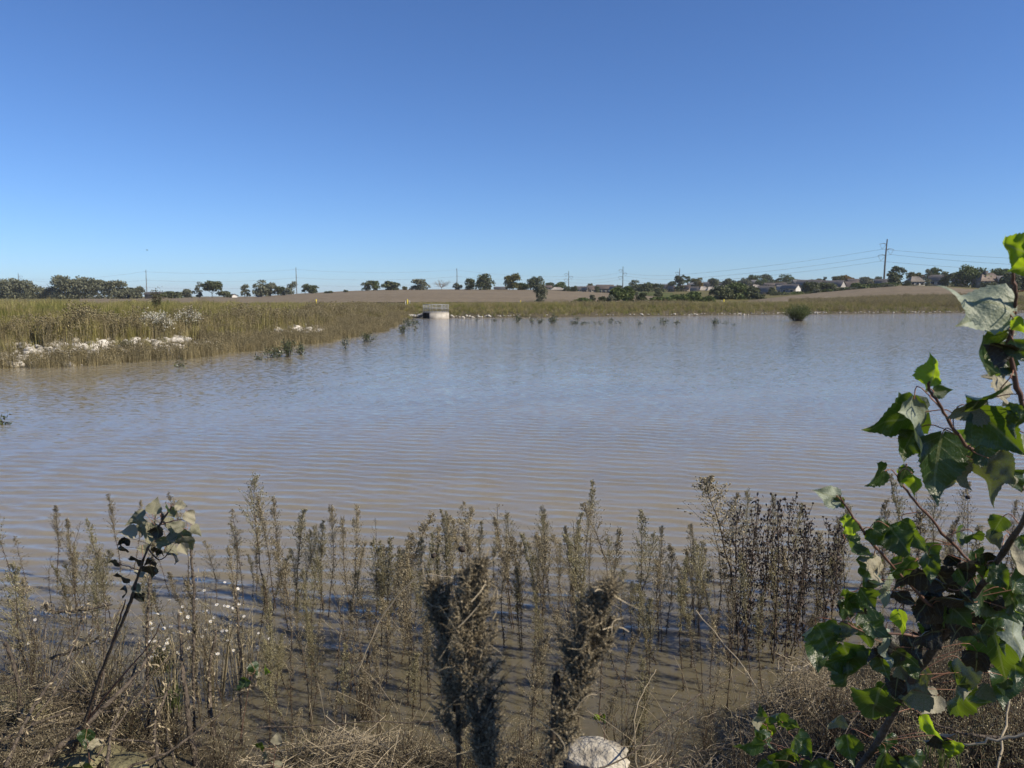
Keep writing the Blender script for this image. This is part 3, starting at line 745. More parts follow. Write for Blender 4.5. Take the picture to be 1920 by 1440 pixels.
def tree(px, w_px, top, base, Y, kind, m, label, name='tree', trunk=None, dens=1.0, group=None):
    s = Y / FPX; w = w_px * s * 1.22; h = (base - top) * s * 1.1
    p = at(px, base, Y); p[2] -= .25; zg = float(terrain(p[0:1], p[1:2])[0][0])
    t = thing(name, (p[0], p[1], p[2]), label, 'shrub' if name in ('shrub', 'hedge') else 'tree', group)
    r = np.random.default_rng(int(px * 7 + top))
    tf = {'round': .0, 'mass': .0, 'sparse': .03, 'column': .0, 'mush': .06, 'lean': .04, 'shrub': .02, 'willow': .05}[kind] if trunk is None else trunk
    C = crown_geo(w, h * (1 - tf * .8), kind, r, dens); C[:, 2] += h * tf * .8
    ls = max(.2, min(.75, w * .075)) * r.uniform(.7, 1.25, len(C))
    v, f = quads(C, ls * 1.25, ls * .9)
    link('crown', MB().add(v, f).mesh('crown', M[m]), t)
    tb = MB(); zb = min(-.4, zg - p[2] - .3)
    lean = .18 * w if kind == 'lean' else r.normal(0, .03) * h
    tube(tb, [(0, 0, zb), (lean * .3, 0, h * .3), (lean * .8, r.normal(0, .1), h * .72)], max(.1, .024 * h), .04 * h * .3, 6)
    for k in range(5):
        a = r.uniform(0, 6.28); z0 = h * r.uniform(.2, .5)
        tube(tb, [(lean * .5 * z0 / h, 0, z0), (math.cos(a) * w * .18, math.sin(a) * w * .18, z0 + h * .16), (math.cos(a) * w * .33, math.sin(a) * w * .33, z0 + h * .3)], .010 * h, .004 * h, 4)
    link('trunk', tb.mesh('trunk', M['bark'], True), t)
    return t
LD, LG, LMi, LO, LY = 'leaf_dark', 'leaf_grey', 'leaf_mid', 'leaf_olive', 'leaf_gold'
TREES = [
 (6, 60, 528, 562, 340, 'mass', LG, 'broad dark tree cut by the left edge of the photo'),
 (36, 46, 529, 563, 342, 'mass', LG, 'rounded dark tree beside the left edge, under the thin pole'),
 (62, 34, 536, 563, 350, 'sparse', LG, 'pale grey-green tree with gaps, right of the rounded dark tree at far left'),
 (82, 26, 540, 563, 352, 'sparse', LG, 'small grey tree filling the gap before the tallest tree of the left group'),
 (103, 36, 519, 563, 345, 'lean', LG, 'tallest tree of the left group, its top leaning left'),
 (127, 44, 522, 563, 342, 'mass', LG, 'wide grey-green tree just right of the tallest one at left'),
 (160, 50, 525, 563, 346, 'mass', LG, 'broad flat-topped tree in the middle of the left tree group'),
 (184, 26, 527, 560, 350, 'mush', LG, 'tree with bare underside and sky showing below its crown'),
 (214, 42, 530, 562, 342, 'mass', LG, 'rounded tree right of the gap in the left tree group'),
 (241, 32, 538, 560, 345, 'mass', LG, 'lower tree sloping down at the right end of the left group'),
 (262, 26, 540, 560, 348, 'sparse', LG, 'loose tree just left of the thin bare pole'),
 (322, 38, 548, 558, 330, 'shrub', LD, 'low dome-shaped shrub mass in front of the long grey roof'),
 (352, 24, 543, 557, 340, 'lean', LG, 'small tree between the long roof and the mushroom-shaped tree'),
 (374, 17, 530, 557, 340, 'sparse', LG, 'thin sparse tree left of the mushroom-shaped tree'),
 (398, 32, 529, 557, 335, 'mush', LD, 'mushroom-shaped dark tree with an arching left limb'),
 (420, 24, 547, 557, 338, 'shrub', LD, 'low tree right of the mushroom-shaped one'),
 (459, 18, 533, 556, 345, 'sparse', LG, 'slim ragged tree between the two small white gabled houses'),
 (490, 30, 526, 555, 345, 'sparse', LG, 'tall open tree just right of the second white gable'),
 (508, 22, 531, 555, 348, 'round', LG, 'rounded tree leaning on the tall open one'),
 (527, 20, 537, 553, 345, 'round', LD, 'squat dark tree left of the bare pole at left of the field'),
 (546, 20, 530, 552, 345, 'lean', LG, 'tree standing right beside the bare pole'),
 (572, 15, 532, 549, 350, 'sparse', LD, 'thin forked tree right of the bare pole'),
 (586, 24, 536, 549, 350, 'round', LD, 'low round dark tree at the left end of the ploughed field crest'),
 (616, 14, 545, 549, 350, 'shrub', LD, 'tiny bush on the field crest'),
 (648, 8, 543, 547, 360, 'shrub', LD, 'tiniest bush on the field crest, alone'),
 (690, 20, 526, 545, 380, 'lean', LD, 'leaning dark tree, first on the long field crest'),
 (703, 18, 529, 544, 382, 'column', LMi, 'greener tree beside the leaning one on the field crest'),
 (733, 28, 528.5, 544, 380, 'round', LD, 'round dark tree alone on the field crest left of the bare dead tree'),
 (759, 10, 537, 543.5, 390, 'shrub', LO, 'little brownish bush on the crest between two trees'),
 (786, 34, 526, 543.5, 385, 'sparse', LG, 'loose windswept tree left of the bare dead tree'),
 (857, 18, 531, 543.5, 390, 'sparse', LG, 'small tree standing at the foot of the middle bare pole'),
 (882, 20, 524, 543.5, 385, 'round', LD, 'medium dark tree right of the middle bare pole'),
 (911, 32, 516, 543.5, 380, 'round', LD, 'biggest dark round tree on the middle of the field crest'),
 (962, 28, 516.5, 544, 382, 'round', LO, 'yellowish-green round tree on the field crest'),
 (980, 20, 530, 544, 383, 'round', LMi, 'lower green tree right of the yellowish one'),
 (1004, 32, 518, 545, 384, 'round', LD, 'dark round tree behind the fuzzy columnar tree'),
 (1012, 27, 536, 569, 175, 'column', LG, 'fuzzy columnar tree standing alone in front of the ploughed field'),
 (1031, 18, 531, 542, 460, 'round', LD, 'dark tree behind roofs right of the columnar tree'),
 (1049, 22, 530.5, 542, 465, 'round', LMi, 'lighter tree behind roofs just left of the pole'),
 (1063, 15, 538, 547, 390, 'shrub', LD, 'round dark bush before the houses, left of its twin'),
 (1076, 13, 537, 547, 390, 'shrub', LD, 'round dark bush before the houses, right of its twin'),
 (1107, 10, 532, 541, 500, 'round', LO, 'small yellow-green treetop behind the middle roofs'),
 (1120, 12, 538, 549, 395, 'column', LD, 'narrow conifer in front of the middle houses'),
 (1160, 14, 534, 545, 460, 'round', LD, 'small dark tree right of the big two-storey house'),
 (1185, 18, 525.5, 551, 400, 'lean', LD, 'tall dark tree with a bent crown left of the green lawn'),
 (1160, 36, 541, 568, 190, 'round', LMi, 'big mid-green tree growing in front of the ploughed field'),
 (1146, 18, 552, 569, 175, 'shrub', LG, 'grey shrub at the left foot of the big mid-green tree'),
 (1177, 24, 538, 560, 215, 'round', LMi, 'green tree right behind the big mid-green tree'),
 (1180, 22, 556, 569, 178, 'shrub', LMi, 'low shrub right of the big mid-green tree'),
 (1090, 36, 559, 569, 172, 'shrub', LMi, 'wide low shrub clump at the foot of the field'),
 (1111, 11, 553, 568, 174, 'column', LG, 'small pointed shrub right of the wide low clump'),
 (1128, 15, 556, 568, 174, 'shrub', LD, 'small double shrub between the pointed one and the big green tree'),
 (1203, 21, 550, 568, 176, 'column', LD, 'dark pointed shrub standing apart before the right part of the field'),
 (1215, 50, 533, 547, 360, 'shrub', LD, 'long dark hedge above the green lawn'),
 (1234, 17, 546, 557, 300, 'shrub', LD, 'round bush on the green lawn'),
 (1193, 8, 547, 556, 290, 'shrub', LG, 'small faded bush at the left end of the lawn'),
 (1216, 11, 529, 540, 420, 'sparse', LMi, 'pale treetop above the lawn hedge'),
 (1275, 20, 517, 549, 430, 'round', LD, 'tall dark tree right behind the two-armed pole'),
 (1261, 16, 528, 547, 440, 'round', LD, 'dark tree left of the two-armed pole'),
 (1289, 13, 518, 541, 500, 'sparse', LMi, 'sparse pale tree right of the two-armed pole'),
 (1305, 22, 524, 541, 510, 'mass', LO, 'yellow-tinged tree row behind the white-edged roof'),
 (1313, 11, 527, 541, 480, 'round', LY, 'small golden autumn tree between the roofs'),
 (1338, 20, 523.5, 549, 450, 'round', LD, 'dark round tree right of the golden one'),
 (1358, 12, 527, 540, 520, 'sparse', LG, 'small treetop behind the belt of dark trees'),
 (1375, 12, 526, 541, 520, 'round', LD, 'dark small treetop left of the two big far trees'),
 (1237, 44, 558, 569, 185, 'shrub', LMi, 'low green thicket at the left end of the tree belt'),
 (1270, 44, 553, 569, 188, 'shrub', LMi, 'green thicket below the two-armed pole'),
 (1305, 44, 549, 568, 192, 'shrub', LMi, 'taller green thicket left of the dark tree belt'),
 (1328, 26, 555, 567, 186, 'shrub', LMi, 'low round thicket at the right end of the green bushes'),
 (1352, 36, 539, 564, 250, 'mass', LD, 'left part of the dark tree belt, almost black below'),
 (1378, 38, 534, 564, 255, 'mass', LMi, 'highest tree of the dark belt below the houses'),
 (1404, 34, 538, 564, 258, 'mass', LD, 'right part of the dark tree belt below the houses'),
 (1425, 22, 551, 564, 250, 'shrub', LD, 'dark bush at the right end of the tree belt'),
 (1411, 22, 517, 536, 560, 'round', LMi, 'left one of two big trees rising behind the far roofs'),
 (1436, 23, 517, 536, 560, 'round', LD, 'right one of two big trees rising behind the far roofs'),
 (1459, 15, 522, 536, 560, 'round', LD, 'dark round tree right of the pair behind the roofs'),
 (1475, 23, 517.5, 536, 555, 'round', LMi, 'large green tree left of the long grey roof'),
 (1446, 18, 540, 559, 300, 'shrub', LD, 'dark shrub between two houses on the right slope'),
 (1470, 24, 549, 560, 285, 'shrub', LMi, 'low hedge shrub below the white gable'),
 (1496, 24, 547, 556, 290, 'shrub', LMi, 'low hedge shrub right below the white gable'),
 (1520, 28, 531, 552, 300, 'willow', LD, 'dark drooping tree in front of the big dark house'),
 (1548, 34, 532, 550, 305, 'willow', LD, 'wide dark drooping tree left of the pale-walled house'),
 (1546, 9, 520, 533, 500, 'column', LD, 'small dark conifer above the roofs'),
 (1572, 22, 519, 533, 520, 'round', LO, 'olive treetop left of the golden-brown one'),
 (1588, 24, 518.5, 533, 520, 'round', LY, 'golden-brown treetop above the right-hand roofs'),
 (1560, 22, 543, 552, 300, 'shrub', LMi, 'green shrub at the field edge below the pale-walled house'),
 (1584, 26, 540, 549, 300, 'shrub', LMi, 'green shrub at the field edge right of the pale-walled house'),
 (1611, 32, 532, 546, 305, 'shrub', LMi, 'large rounded shrub left of the big pole'),
 (1638, 30, 533, 543, 310, 'shrub', LMi, 'shrub just left of the foot of the big pole'),
 (1625, 34, 520, 534, 480, 'mass', LG, 'grey treetops behind the shrubs left of the big pole'),
 (1646, 16, 520, 534, 470, 'round', LD, 'dark treetop directly behind the big pole'),
 (1668, 26, 531, 540, 315, 'shrub', LMi, 'low shrub right of the foot of the big pole'),
 (1681, 30, 502.5, 533, 320, 'round', LD, 'big dark tree right of the tall pole'),
 (1700, 13, 527, 537, 315, 'shrub', LD, 'dark little bush right of the big dark tree'),
 (1714, 24, 511.5, 528, 420, 'round', LO, 'brownish treetop behind the pale hipped house'),
 (1737, 15, 505.5, 537, 315, 'column', LG, 'slender grey-green tree between two pale houses'),
 (1752, 22, 503, 528, 380, 'round', LMi, 'tall green treetop behind the two pale houses'),
 (1773, 22, 509, 537, 315, 'round', LD, 'dark tree right of the second pale house'),
 (1797, 20, 512, 530, 360, 'round', LG, 'grey treetop left of the big crown near the chimney'),
 (1822, 50, 503, 539, 320, 'mass', LMi, 'wide-crowned tree left of the house with the chimney'),
 (1876, 38, 507, 531, 345, 'round', LMi, 'wide-crowned tree behind the house with the chimney'),
 (1893, 32, 516, 546, 290, 'mass', LD, 'dark tree in front of the last house at the right edge'),
 (1852, 28, 532, 553, 285, 'shrub', LD, 'dark bush below the house with the chimney'),
 (1925, 36, 512, 548, 300, 'mass', LD, 'dark tree cut by the right edge of the photo'),
]
for (px, w, top, base, Y, kind, m, lab) in TREES:
    nm = 'hedge' if 'hedge' in lab else 'shrub' if kind == 'shrub' else 'tree'
    tree(px, w, top, base, Y, kind, m, lab, nm, dens=1.25 if Y < 220 else 1.0)

rt = np.random.default_rng(55)
for q in range(22):
    px = 1335 + q * 15.5 + rt.uniform(-5, 5)
    tree(px, rt.uniform(14, 26), rt.uniform(523, 530), rt.uniform(537, 541), rt.uniform(500, 600), ['round', 'mass', 'round', 'lean'][q % 4], [LG, LMi, LD, LO, LG][q % 5], 'low treetop in the continuous band behind the right-hand houses', group='far band of trees behind the right-hand houses')
for q in range(12):
    px = 1430 + q * 21 + rt.uniform(-6, 6); bs_ = float(np.interp(px, [1430, 1500, 1560, 1620, 1700], [561, 554, 549, 544, 540]))
    tree(px, rt.uniform(16, 28), bs_ - rt.uniform(6, 11), bs_, 285, 'shrub', [LMi, LD, LG][q % 3], 'low bush in the hedge line along the upper edge of the right-hand field', 'shrub', group='hedge line above the right-hand field')

# the bare dead tree
def bare_tree(px, w_px, top, base, Y, label):
    s = Y / FPX; w = w_px * s; h = (base - top) * s; p = at(px, base, Y)
    t = thing('dead_tree', p, label, 'tree'); r = np.random.default_rng(4)
    tr = MB(); tube(tr, [(0, 0, -1), (0, 0, h * .28)], .16, .12, 6); link('trunk', tr.mesh('trunk', M['bare_twig'], True), t)
    P, R = [], []
    def grow(p, d, L, rad, lv):
        pts = [p]; q = p.copy(); dd = d.copy()
        for k in range(4):
            dd = norm(dd + r.normal(0, .16, 3) + np.array([0, 0, .06])); q = q + dd * L / 4; pts.append(q.copy())
        P.append(pts); R.append(np.linspace(rad, rad * .5, 5))
        if lv < 3:
            for k in range(5 if lv else 6):
                b = pts[r.integers(1, 5)]; grow(np.array(b), norm(dd + r.normal(0, .6, 3) + np.array([0, 0, .1])), L * r.uniform(.5, .72), rad * .58, lv + 1)
    for k in range(9):
        a = k * .7; grow(np.array([0, 0, h * r.uniform(.15, .28)]), norm(np.array([math.cos(a) * .9, math.sin(a) * .9, r.uniform(.45, 1.2)])), h * .46, .085, 1)
    P = np.array(P); P[:, :, 0] *= w / max(1, np.ptp(P[:, :, 0])); P[:, :, 2] *= h / P[:, :, 2].max()
    b = MB().add(*tubes(P, np.maximum(np.array(R), .02), 3)); link('branches', b.mesh('branches', M['bare_twig']), t)
bare_tree(828, 36, 522, 544, 385, 'bare dead tree with a rounded fan of grey twigs on the field crest')

# ================================================================ HOUSES
RO = [mat('roof_grey', (0.145, 0.128, 0.112), (0.21, 0.19, 0.17), 1.2, 0.9), mat('roof_brown', (0.165, 0.13, 0.105), (0.235, 0.19, 0.155), 1.2, 0.9), mat('roof_pale', (0.27, 0.24, 0.205), (0.35, 0.32, 0.28), 1.2, 0.9)]
WA = {'grey': mat('wall_grey', (0.20, 0.19, 0.18), (0.25, 0.24, 0.225), .6, 0.8), 'tan': mat('wall_tan', (0.24, 0.20, 0.155), (0.29, 0.245, 0.19), .6, 0.8),
      'white': mat('wall_white', (0.62, 0.60, 0.57), (0.70, 0.68, 0.65), .6, 0.8), 'pale': mat('wall_pale', (0.38, 0.36, 0.34), (0.45, 0.43, 0.40), .6, 0.8), 'dark': mat('wall_dark', (0.075, 0.07, 0.065), (0.11, 0.10, 0.095), .6, 0.8)}
def house(px, w_px, base, roof_top, Y, rz, wall, roof, label, hip=False, wall_frac=.52, depth=None, gable_wall=None, chimney=False, nwin=2):
    s = Y / FPX; L = w_px * s; hh = (base - roof_top) * s; hw = hh * wall_frac; hr = hh - hw
    p = at(px, base, Y); dp = depth or L * .62; ov = .45
    t = thing('house', p, label, 'house', rz=math.radians(rz))
    c = MB(); x, y = L / 2 - ov, dp / 2 - ov; zb = min(-.5, float(terrain(p[:1], p[1:2])[0][0]) - p[2] - .3)
    v = np.array([[-x, -y, zb], [x, -y, zb], [x, y, zb], [-x, y, zb], [-x, -y, hw], [x, -y, hw], [x, y, hw], [-x, y, hw]])
    c.add(v, [[0, 3, 2, 1], [4, 5, 6, 7], [0, 1, 5, 4], [1, 2, 6, 5], [2, 3, 7, 6], [3, 0, 4, 7]]); link('wall', c.mesh('wall', WA[wall]), t)
    if not hip:
        sl = hr / (dp / 2); zt = hw + hr - sl * ov * 0 - .12
        for sx in (-1, 1):
            g_ = MB(); gx = sx * (x + (.05 if gable_wall else .0)); w_ = .2
            zz = hw + (y) * sl - .1
            lo = -.02 if not gable_wall else zb
            yy = y - .01 if not gable_wall else y
            pts = np.array([[gx - w_ / 2, -yy, lo + (hw if not gable_wall else 0)], [gx - w_ / 2, yy, lo + (hw if not gable_wall else 0)], [gx - w_ / 2, yy, hw + .01], [gx - w_ / 2, 0, zz], [gx - w_ / 2, -yy, hw + .01]])
            pts2 = pts + np.array([w_, 0, 0]); g_.add(np.concatenate([pts, pts2]), [[0, 1, 2, 3, 4], [9, 8, 7, 6, 5]]).add(np.concatenate([pts, pts2]), [[k, (k + 1) % 5, (k + 1) % 5 + 5, k + 5] for k in range(5)])
            tag(link('gable', g_.mesh('gable', WA[gable_wall or wall]), t), 'pale sunlit gable end' if gable_wall else None)
    rf = MB(); X, Yh = L / 2, dp / 2; th = .16; ze = hw - hr / (dp / 2) * ov * .3
    rx = X - (dp / 2 * .9 if hip else 0); rx = max(rx, .6)
    top = np.array([[-X, -Yh, ze], [X, -Yh, ze], [X, Yh, ze], [-X, Yh, ze], [-rx, 0, hw + hr], [rx, 0, hw + hr]])
    bot = top - np.array([0, 0, th]); V = np.concatenate([top, bot])
    rf.add(V, [[0, 1, 5, 4], [2, 3, 4, 5], [0, 4, 10, 6] if not hip else [0, 6, 10, 4], [8, 11, 5, 2], [0, 6, 7, 1], [2, 8, 9, 3], [6, 10, 11, 7], [8, 9, 10, 11][::-1]])
    if hip: rf.add(V, [[1, 2, 5], [3, 0, 4]])
    else: rf.add(V, [[1, 5, 11, 7], [3, 9, 10, 4]])
    ro = link('roof', rf.mesh('roof', RO[roof]), t)
    if chimney:
        c = MB(); box(c, (-L * .12, -.5, hw + hr * .75), (1.5, 1.0, hr * 1.0)); link('chimney', c.mesh('chimney', WA['dark']), ro)
    for k in range(nwin):
        wx = -x + (k + .5) * 2 * x / nwin; wh = min(1.4, hw * .45)
        f_ = MB(); box(f_, (wx, -y - .03, hw * .55), (1.5, .1, wh + .25)); fo = link('window', f_.mesh('window', M['white'] if wall != 'dark' else WA['grey']), t)
        g_ = MB(); box(g_, (wx, -y - .09, hw * .55), (1.25, .06, wh)); link('pane', g_.mesh('pane', M['glass']), fo)
    return t
HS = [
 (298, 46, 557, 547.5, 350, 8, 'tan', 0, 'long low house with grey roof behind the dome-shaped shrubs at left', {}),
 (437, 22, 557, 551, 345, -52, 'grey', 0, 'small house with bright white gable end, first right of the mushroom tree', dict(gable_wall='white')),
 (486, 15, 556, 550.5, 350, -50, 'grey', 0, 'small white gabled house half hidden by the tall open tree', dict(gable_wall='white')),
 (939, 26, 545, 537.5, 420, 6, 'tan', 0, 'low roof showing over the field crest left of the yellowish tree', {}),
 (1027, 16, 543, 535, 440, 10, 'tan', 1, 'brown roof just right of the fuzzy columnar tree', {}),
 (1045, 26, 548, 538.5, 420, 4, 'tan', 2, 'low pale-roofed house left of the thin pole', dict(hip=True)),
 (1087, 22, 549, 537, 430, 10, 'grey', 0, 'grey house behind the twin round bushes', {}),
 (1097, 14, 550, 537.5, 410, -40, 'dark', 0, 'narrow dark gabled house right of the twin bushes', {}),
 (1109, 20, 551, 535.5, 420, 20, 'tan', 1, 'brown house with a small gable left of the big two-storey house', {}),
 (1134, 34, 552, 534, 410, 12, 'dark', 1, 'big two-storey house with wide roof on the field edge', dict(wall_frac=.6, nwin=4)),
 (1150, 16, 552.5, 536, 400, -48, 'grey', 0, 'right wing of the big two-storey house with a grey gable', dict(wall_frac=.62)),
 (1206, 34, 546, 532.5, 470, 6, 'tan', 0, 'broad low roof peeping over the lawn hedge', dict(hip=True)),
 (1248, 20, 546, 533, 470, -12, 'tan', 1, 'brown roofed house at the right end of the lawn hedge', {}),
 (1259, 14, 547, 536, 430, -40, 'dark', 1, 'small dark house left of the two-armed pole', {}),
 (1284, 22, 551, 534.5, 430, -35, 'tan', 1, 'brown house right of the two-armed pole', {}),
 (1301, 24, 540, 530.5, 540, 0, 'dark', 2, 'dark house with a bright white roof edge', {}),
 (1302, 16, 552, 537.5, 420, -25, 'grey', 0, 'grey gabled house below the white-edged roof', {}),
 (1318, 18, 551, 537, 425, 8, 'grey', 2, 'pale grey roof below the golden autumn tree', dict(hip=True)),
 (1332, 18, 551, 538, 420, 10, 'tan', 2, 'grey-green roof at the left end of the dark belt', dict(hip=True)),
 (1327, 18, 538, 529, 540, 0, 'grey', 0, 'distant pale house behind the golden autumn tree', {}),
 (1352, 18, 546, 535, 440, 4, 'tan', 2, 'pale roof above the left part of the dark belt', dict(hip=True)),
 (1355, 18, 537, 530.5, 540, -20, 'tan', 1, 'brown gable among the far treetops', {}),
 (1393, 22, 537, 527.5, 560, 5, 'tan', 0, 'far roof left of the pair of big trees', {}),
 (1414, 18, 534, 525, 540, 3, 'tan', 2, 'pale roof in front of the left big far tree', {}),
 (1417, 22, 546, 534, 430, 5, 'tan', 2, 'tan roofed house above the right part of the dark belt', dict(hip=True)),
 (1435, 30, 562, 536, 310, -28, 'dark', 0, 'dark barn-like house at the right end of the tree belt', dict(wall_frac=.55)),
 (1443, 24, 538, 530.5, 480, 6, 'tan', 1, 'far brown roof between the big trees and the dark house', {}),
 (1464, 20, 543, 530, 440, -25, 'dark', 1, 'dark red-brown gable behind the white-gabled house', {}),
 (1466, 20, 552, 534.5, 340, -25, 'tan', 2, 'small gabled house left of the white gable', {}),
 (1482, 34, 551, 533, 320, -52, 'grey', 0, 'house with the brightest white gable wall on the slope', dict(gable_wall='white', wall_frac=.55)),
 (1495, 20, 537, 524.5, 480, 8, 'tan', 2, 'far pale house left of the large dark roof', {}),
 (1517, 46, 552, 525, 325, -35, 'dark', 0, 'large house with a broad dark roof above the drooping trees', dict(wall_frac=.55)),
 (1536, 14, 537, 525, 470, 4, 'tan', 2, 'pale house sliver beside the conifer', {}),
 (1562, 40, 548, 526, 330, -48, 'tan', 0, 'house with pale lilac gable wall above the field edge', dict(gable_wall='pale', wall_frac=.5)),
 (1592, 38, 544, 528, 335, 10, 'dark', 1, 'long brown-roofed house right of the pale gable', dict(wall_frac=.4)),
 (1600, 24, 534, 523, 480, 0, 'dark', 1, 'dark roof behind the golden-brown treetop', {}),
 (1652, 24, 538, 523.5, 360, -14, 'pale', 0, 'pale house partly hidden behind the big pole', {}),
 (1715, 32, 537, 518.5, 330, 8, 'pale', 0, 'pale hip-roofed house with a garage front', dict(hip=True, wall_frac=.5, nwin=3)),
 (1721, 22, 526, 515, 420, -15, 'tan', 1, 'roof peak behind the hip-roofed house', {}),
 (1757, 36, 537, 515.5, 330, -14, 'pale', 0, 'wide pale house between the slender tree and the dark tree', dict(wall_frac=.5, nwin=3)),
 (1798, 26, 536, 517.5, 335, 0, 'dark', 0, 'dark house left of the wide-crowned tree', {}),
 (1850, 46, 541, 512, 315, 5, 'tan', 1, 'large house with a stout chimney near the right edge', dict(hip=True, chimney=True, wall_frac=.5, nwin=3)),
 (1880, 24, 541, 517.5, 312, -6, 'tan', 2, 'house wing with a dormer window right of the chimney', dict(wall_frac=.5)),
 (1906, 28, 540, 513.5, 325, 4, 'tan', 1, 'last house before the right edge of the photo', dict(hip=True)),
]
for (px, w, base, top, Y, rz, wl, rf, lab, kw) in HS: house(px, w, base, top, Y, rz, wl, rf, lab, **kw)

# ================================================================ POWER LINE
POLES = [  # px, top, base, Y, arms, label
 (37, 513, 552, 560, 1, 'thin pole with one short arm above the far left trees'),
 (276, 506.5, 557, 520, 0, 'slender leaning pole left of the young sapling, pale at its foot'),
 (556.5, 502.5, 552, 520, 0, 'slender plain pole at the left end of the ploughed field'),
 (857, 504, 543, 540, 0, 'slender plain pole on the middle of the field crest'),
 (1066, 509, 545, 560, 3, 'faint thin pole above the middle houses'),
 (1167.5, 500.5, 545, 480, 3, 'armed steel pole left of the bent dark tree'),
 (1273, 504, 556, 430, 3, 'armed pole standing in front of the tall dark tree above the lawn'),
 (1657, 450.5, 536, 400, 3, 'tallest steel power pole with three curved arms and insulators, on the right hill'),
]
tips = []
for (px, top, base, Y, arms, lab) in POLES:
    b = at(px, base, Y); s = Y / FPX; h = (base - top) * s
    t = thing('power_pole', b, lab, 'power pole', rz=0)
    big = px > 1600
    r0 = .55 if big else .34
    c = MB(); tube(c, [(0, 0, -4), (0.0, 0, h * .5), ((.45 if big else .15 if px == 276 else 0), 0, h)], r0, r0 * .5, 8); link('shaft', c.mesh('shaft', M['pole_steel' if arms else 'pole_wood'], True), t)
    lv = [h * f_ for f_ in ((.885, .77, .64) if big else (.84, .70, .56))]
    sd_ = (-1, 1, -1); pts = []
    for k in range(3):
        La = (13.5 * s if big else 8.0 * s) * (1.0 if k < 2 else 1.12); x0 = (.45 if big else 0) * lv[k] / h
        if arms == 3 or (arms == 1 and k == 0):
            q = 1 if arms == 1 else sd_[k]
            a_ = MB(); tube(a_, [(x0, 0, lv[k]), (x0 + q * La * .45, 0, lv[k] + La * .16), (x0 + q * La, 0, lv[k] + La * .06)], .2 if big else .12, .09, 5)
            ao = link('arm', a_.mesh('arm', M['pole_steel'], True), t)
            i_ = MB(); tip = (x0 + q * La * .62, 0, lv[k] - La * (.62 if big else .5))
            tube(i_, [(x0 + q * La * .98, 0, lv[k] + La * .06), tip], .075, .075, 4); tube(i_, [(x0 + q * .35, 0, lv[k] - .1), tip], .075, .075, 4)
            link('insulator', i_.mesh('insulator', M['wire'], True), ao)
            pts.append(np.array(b) + np.array(tip))
        else:
            q = sd_[k]; i_ = MB(); z = h * (.93, .62, .36)[k] if arms == 0 else lv[k]
            tube(i_, [(0, 0, z), (q * .9, 0, z + .1)], .09, .06, 5); link('insulator', i_.mesh('insulator', M['wire'], True), t)
            pts.append(np.array(b) + np.array([q * .9, 0, z]))
    tips.append(pts)
end = [at(2080, 489 + 8 * k + (6 if k else 0), 330) for k in range(3)]
beg = [at(-200, 522 + 6 * k, 600) for k in range(3)]
allt = [beg] + tips + [end]
WN = ['left of the far left pole', 'between the far left pole and the leaning pole', 'between the leaning pole and the pole at the field end', 'over the left half of the field crest',
      'over the middle of the field crest', 'over the middle houses', 'between the two armed poles above the lawn', 'rising to the tallest pole over the right-hand houses', 'running right from the tallest pole out of the photo']
for q in range(len(allt) - 1):
    for k in range(3):
        A, B = allt[q][k], allt[q + 1][k]; n = 14; tt = np.linspace(0, 1, n)[:, None]
        sag = np.linalg.norm(B - A) * (.018 if q < 7 else .012)
        P = A + (B - A) * tt; P[:, 2] -= sag * 4 * (tt * (1 - tt))[:, 0]
        rad = .036 if q < 7 else .05
        c = MB(); c.add(*tubes(P[None], np.full((1, n), rad), 4))
        tag(link('power_line', c.mesh('power_line', M['wire'], True)), ('top', 'middle', 'lowest')[k] + ' power line wire ' + WN[q], 'power line', 'power line wires')

# a bird far off over the left trees
b = thing('bird', at(276, 469, 120), 'tiny dark bird flying above the slender leaning pole', 'bird')
c = MB(); v, f = ico(1); c.add(v * np.array([.16, .045, .045]), f); link('body', c.mesh('body', M['bird'], True), b)
for sx in (-1, 1):
    c = MB(); c.add([[-.06, 0, .02], [.07, 0, .02], [.03, sx * .2, .09], [-.03, sx * .2, .09], [-.05, sx * .38, .06]], [[0, 1, 2, 3]]); c.F.append(np.array([[3, 2, 4]])); link('wing', c.mesh('wing', M['bird']), b)

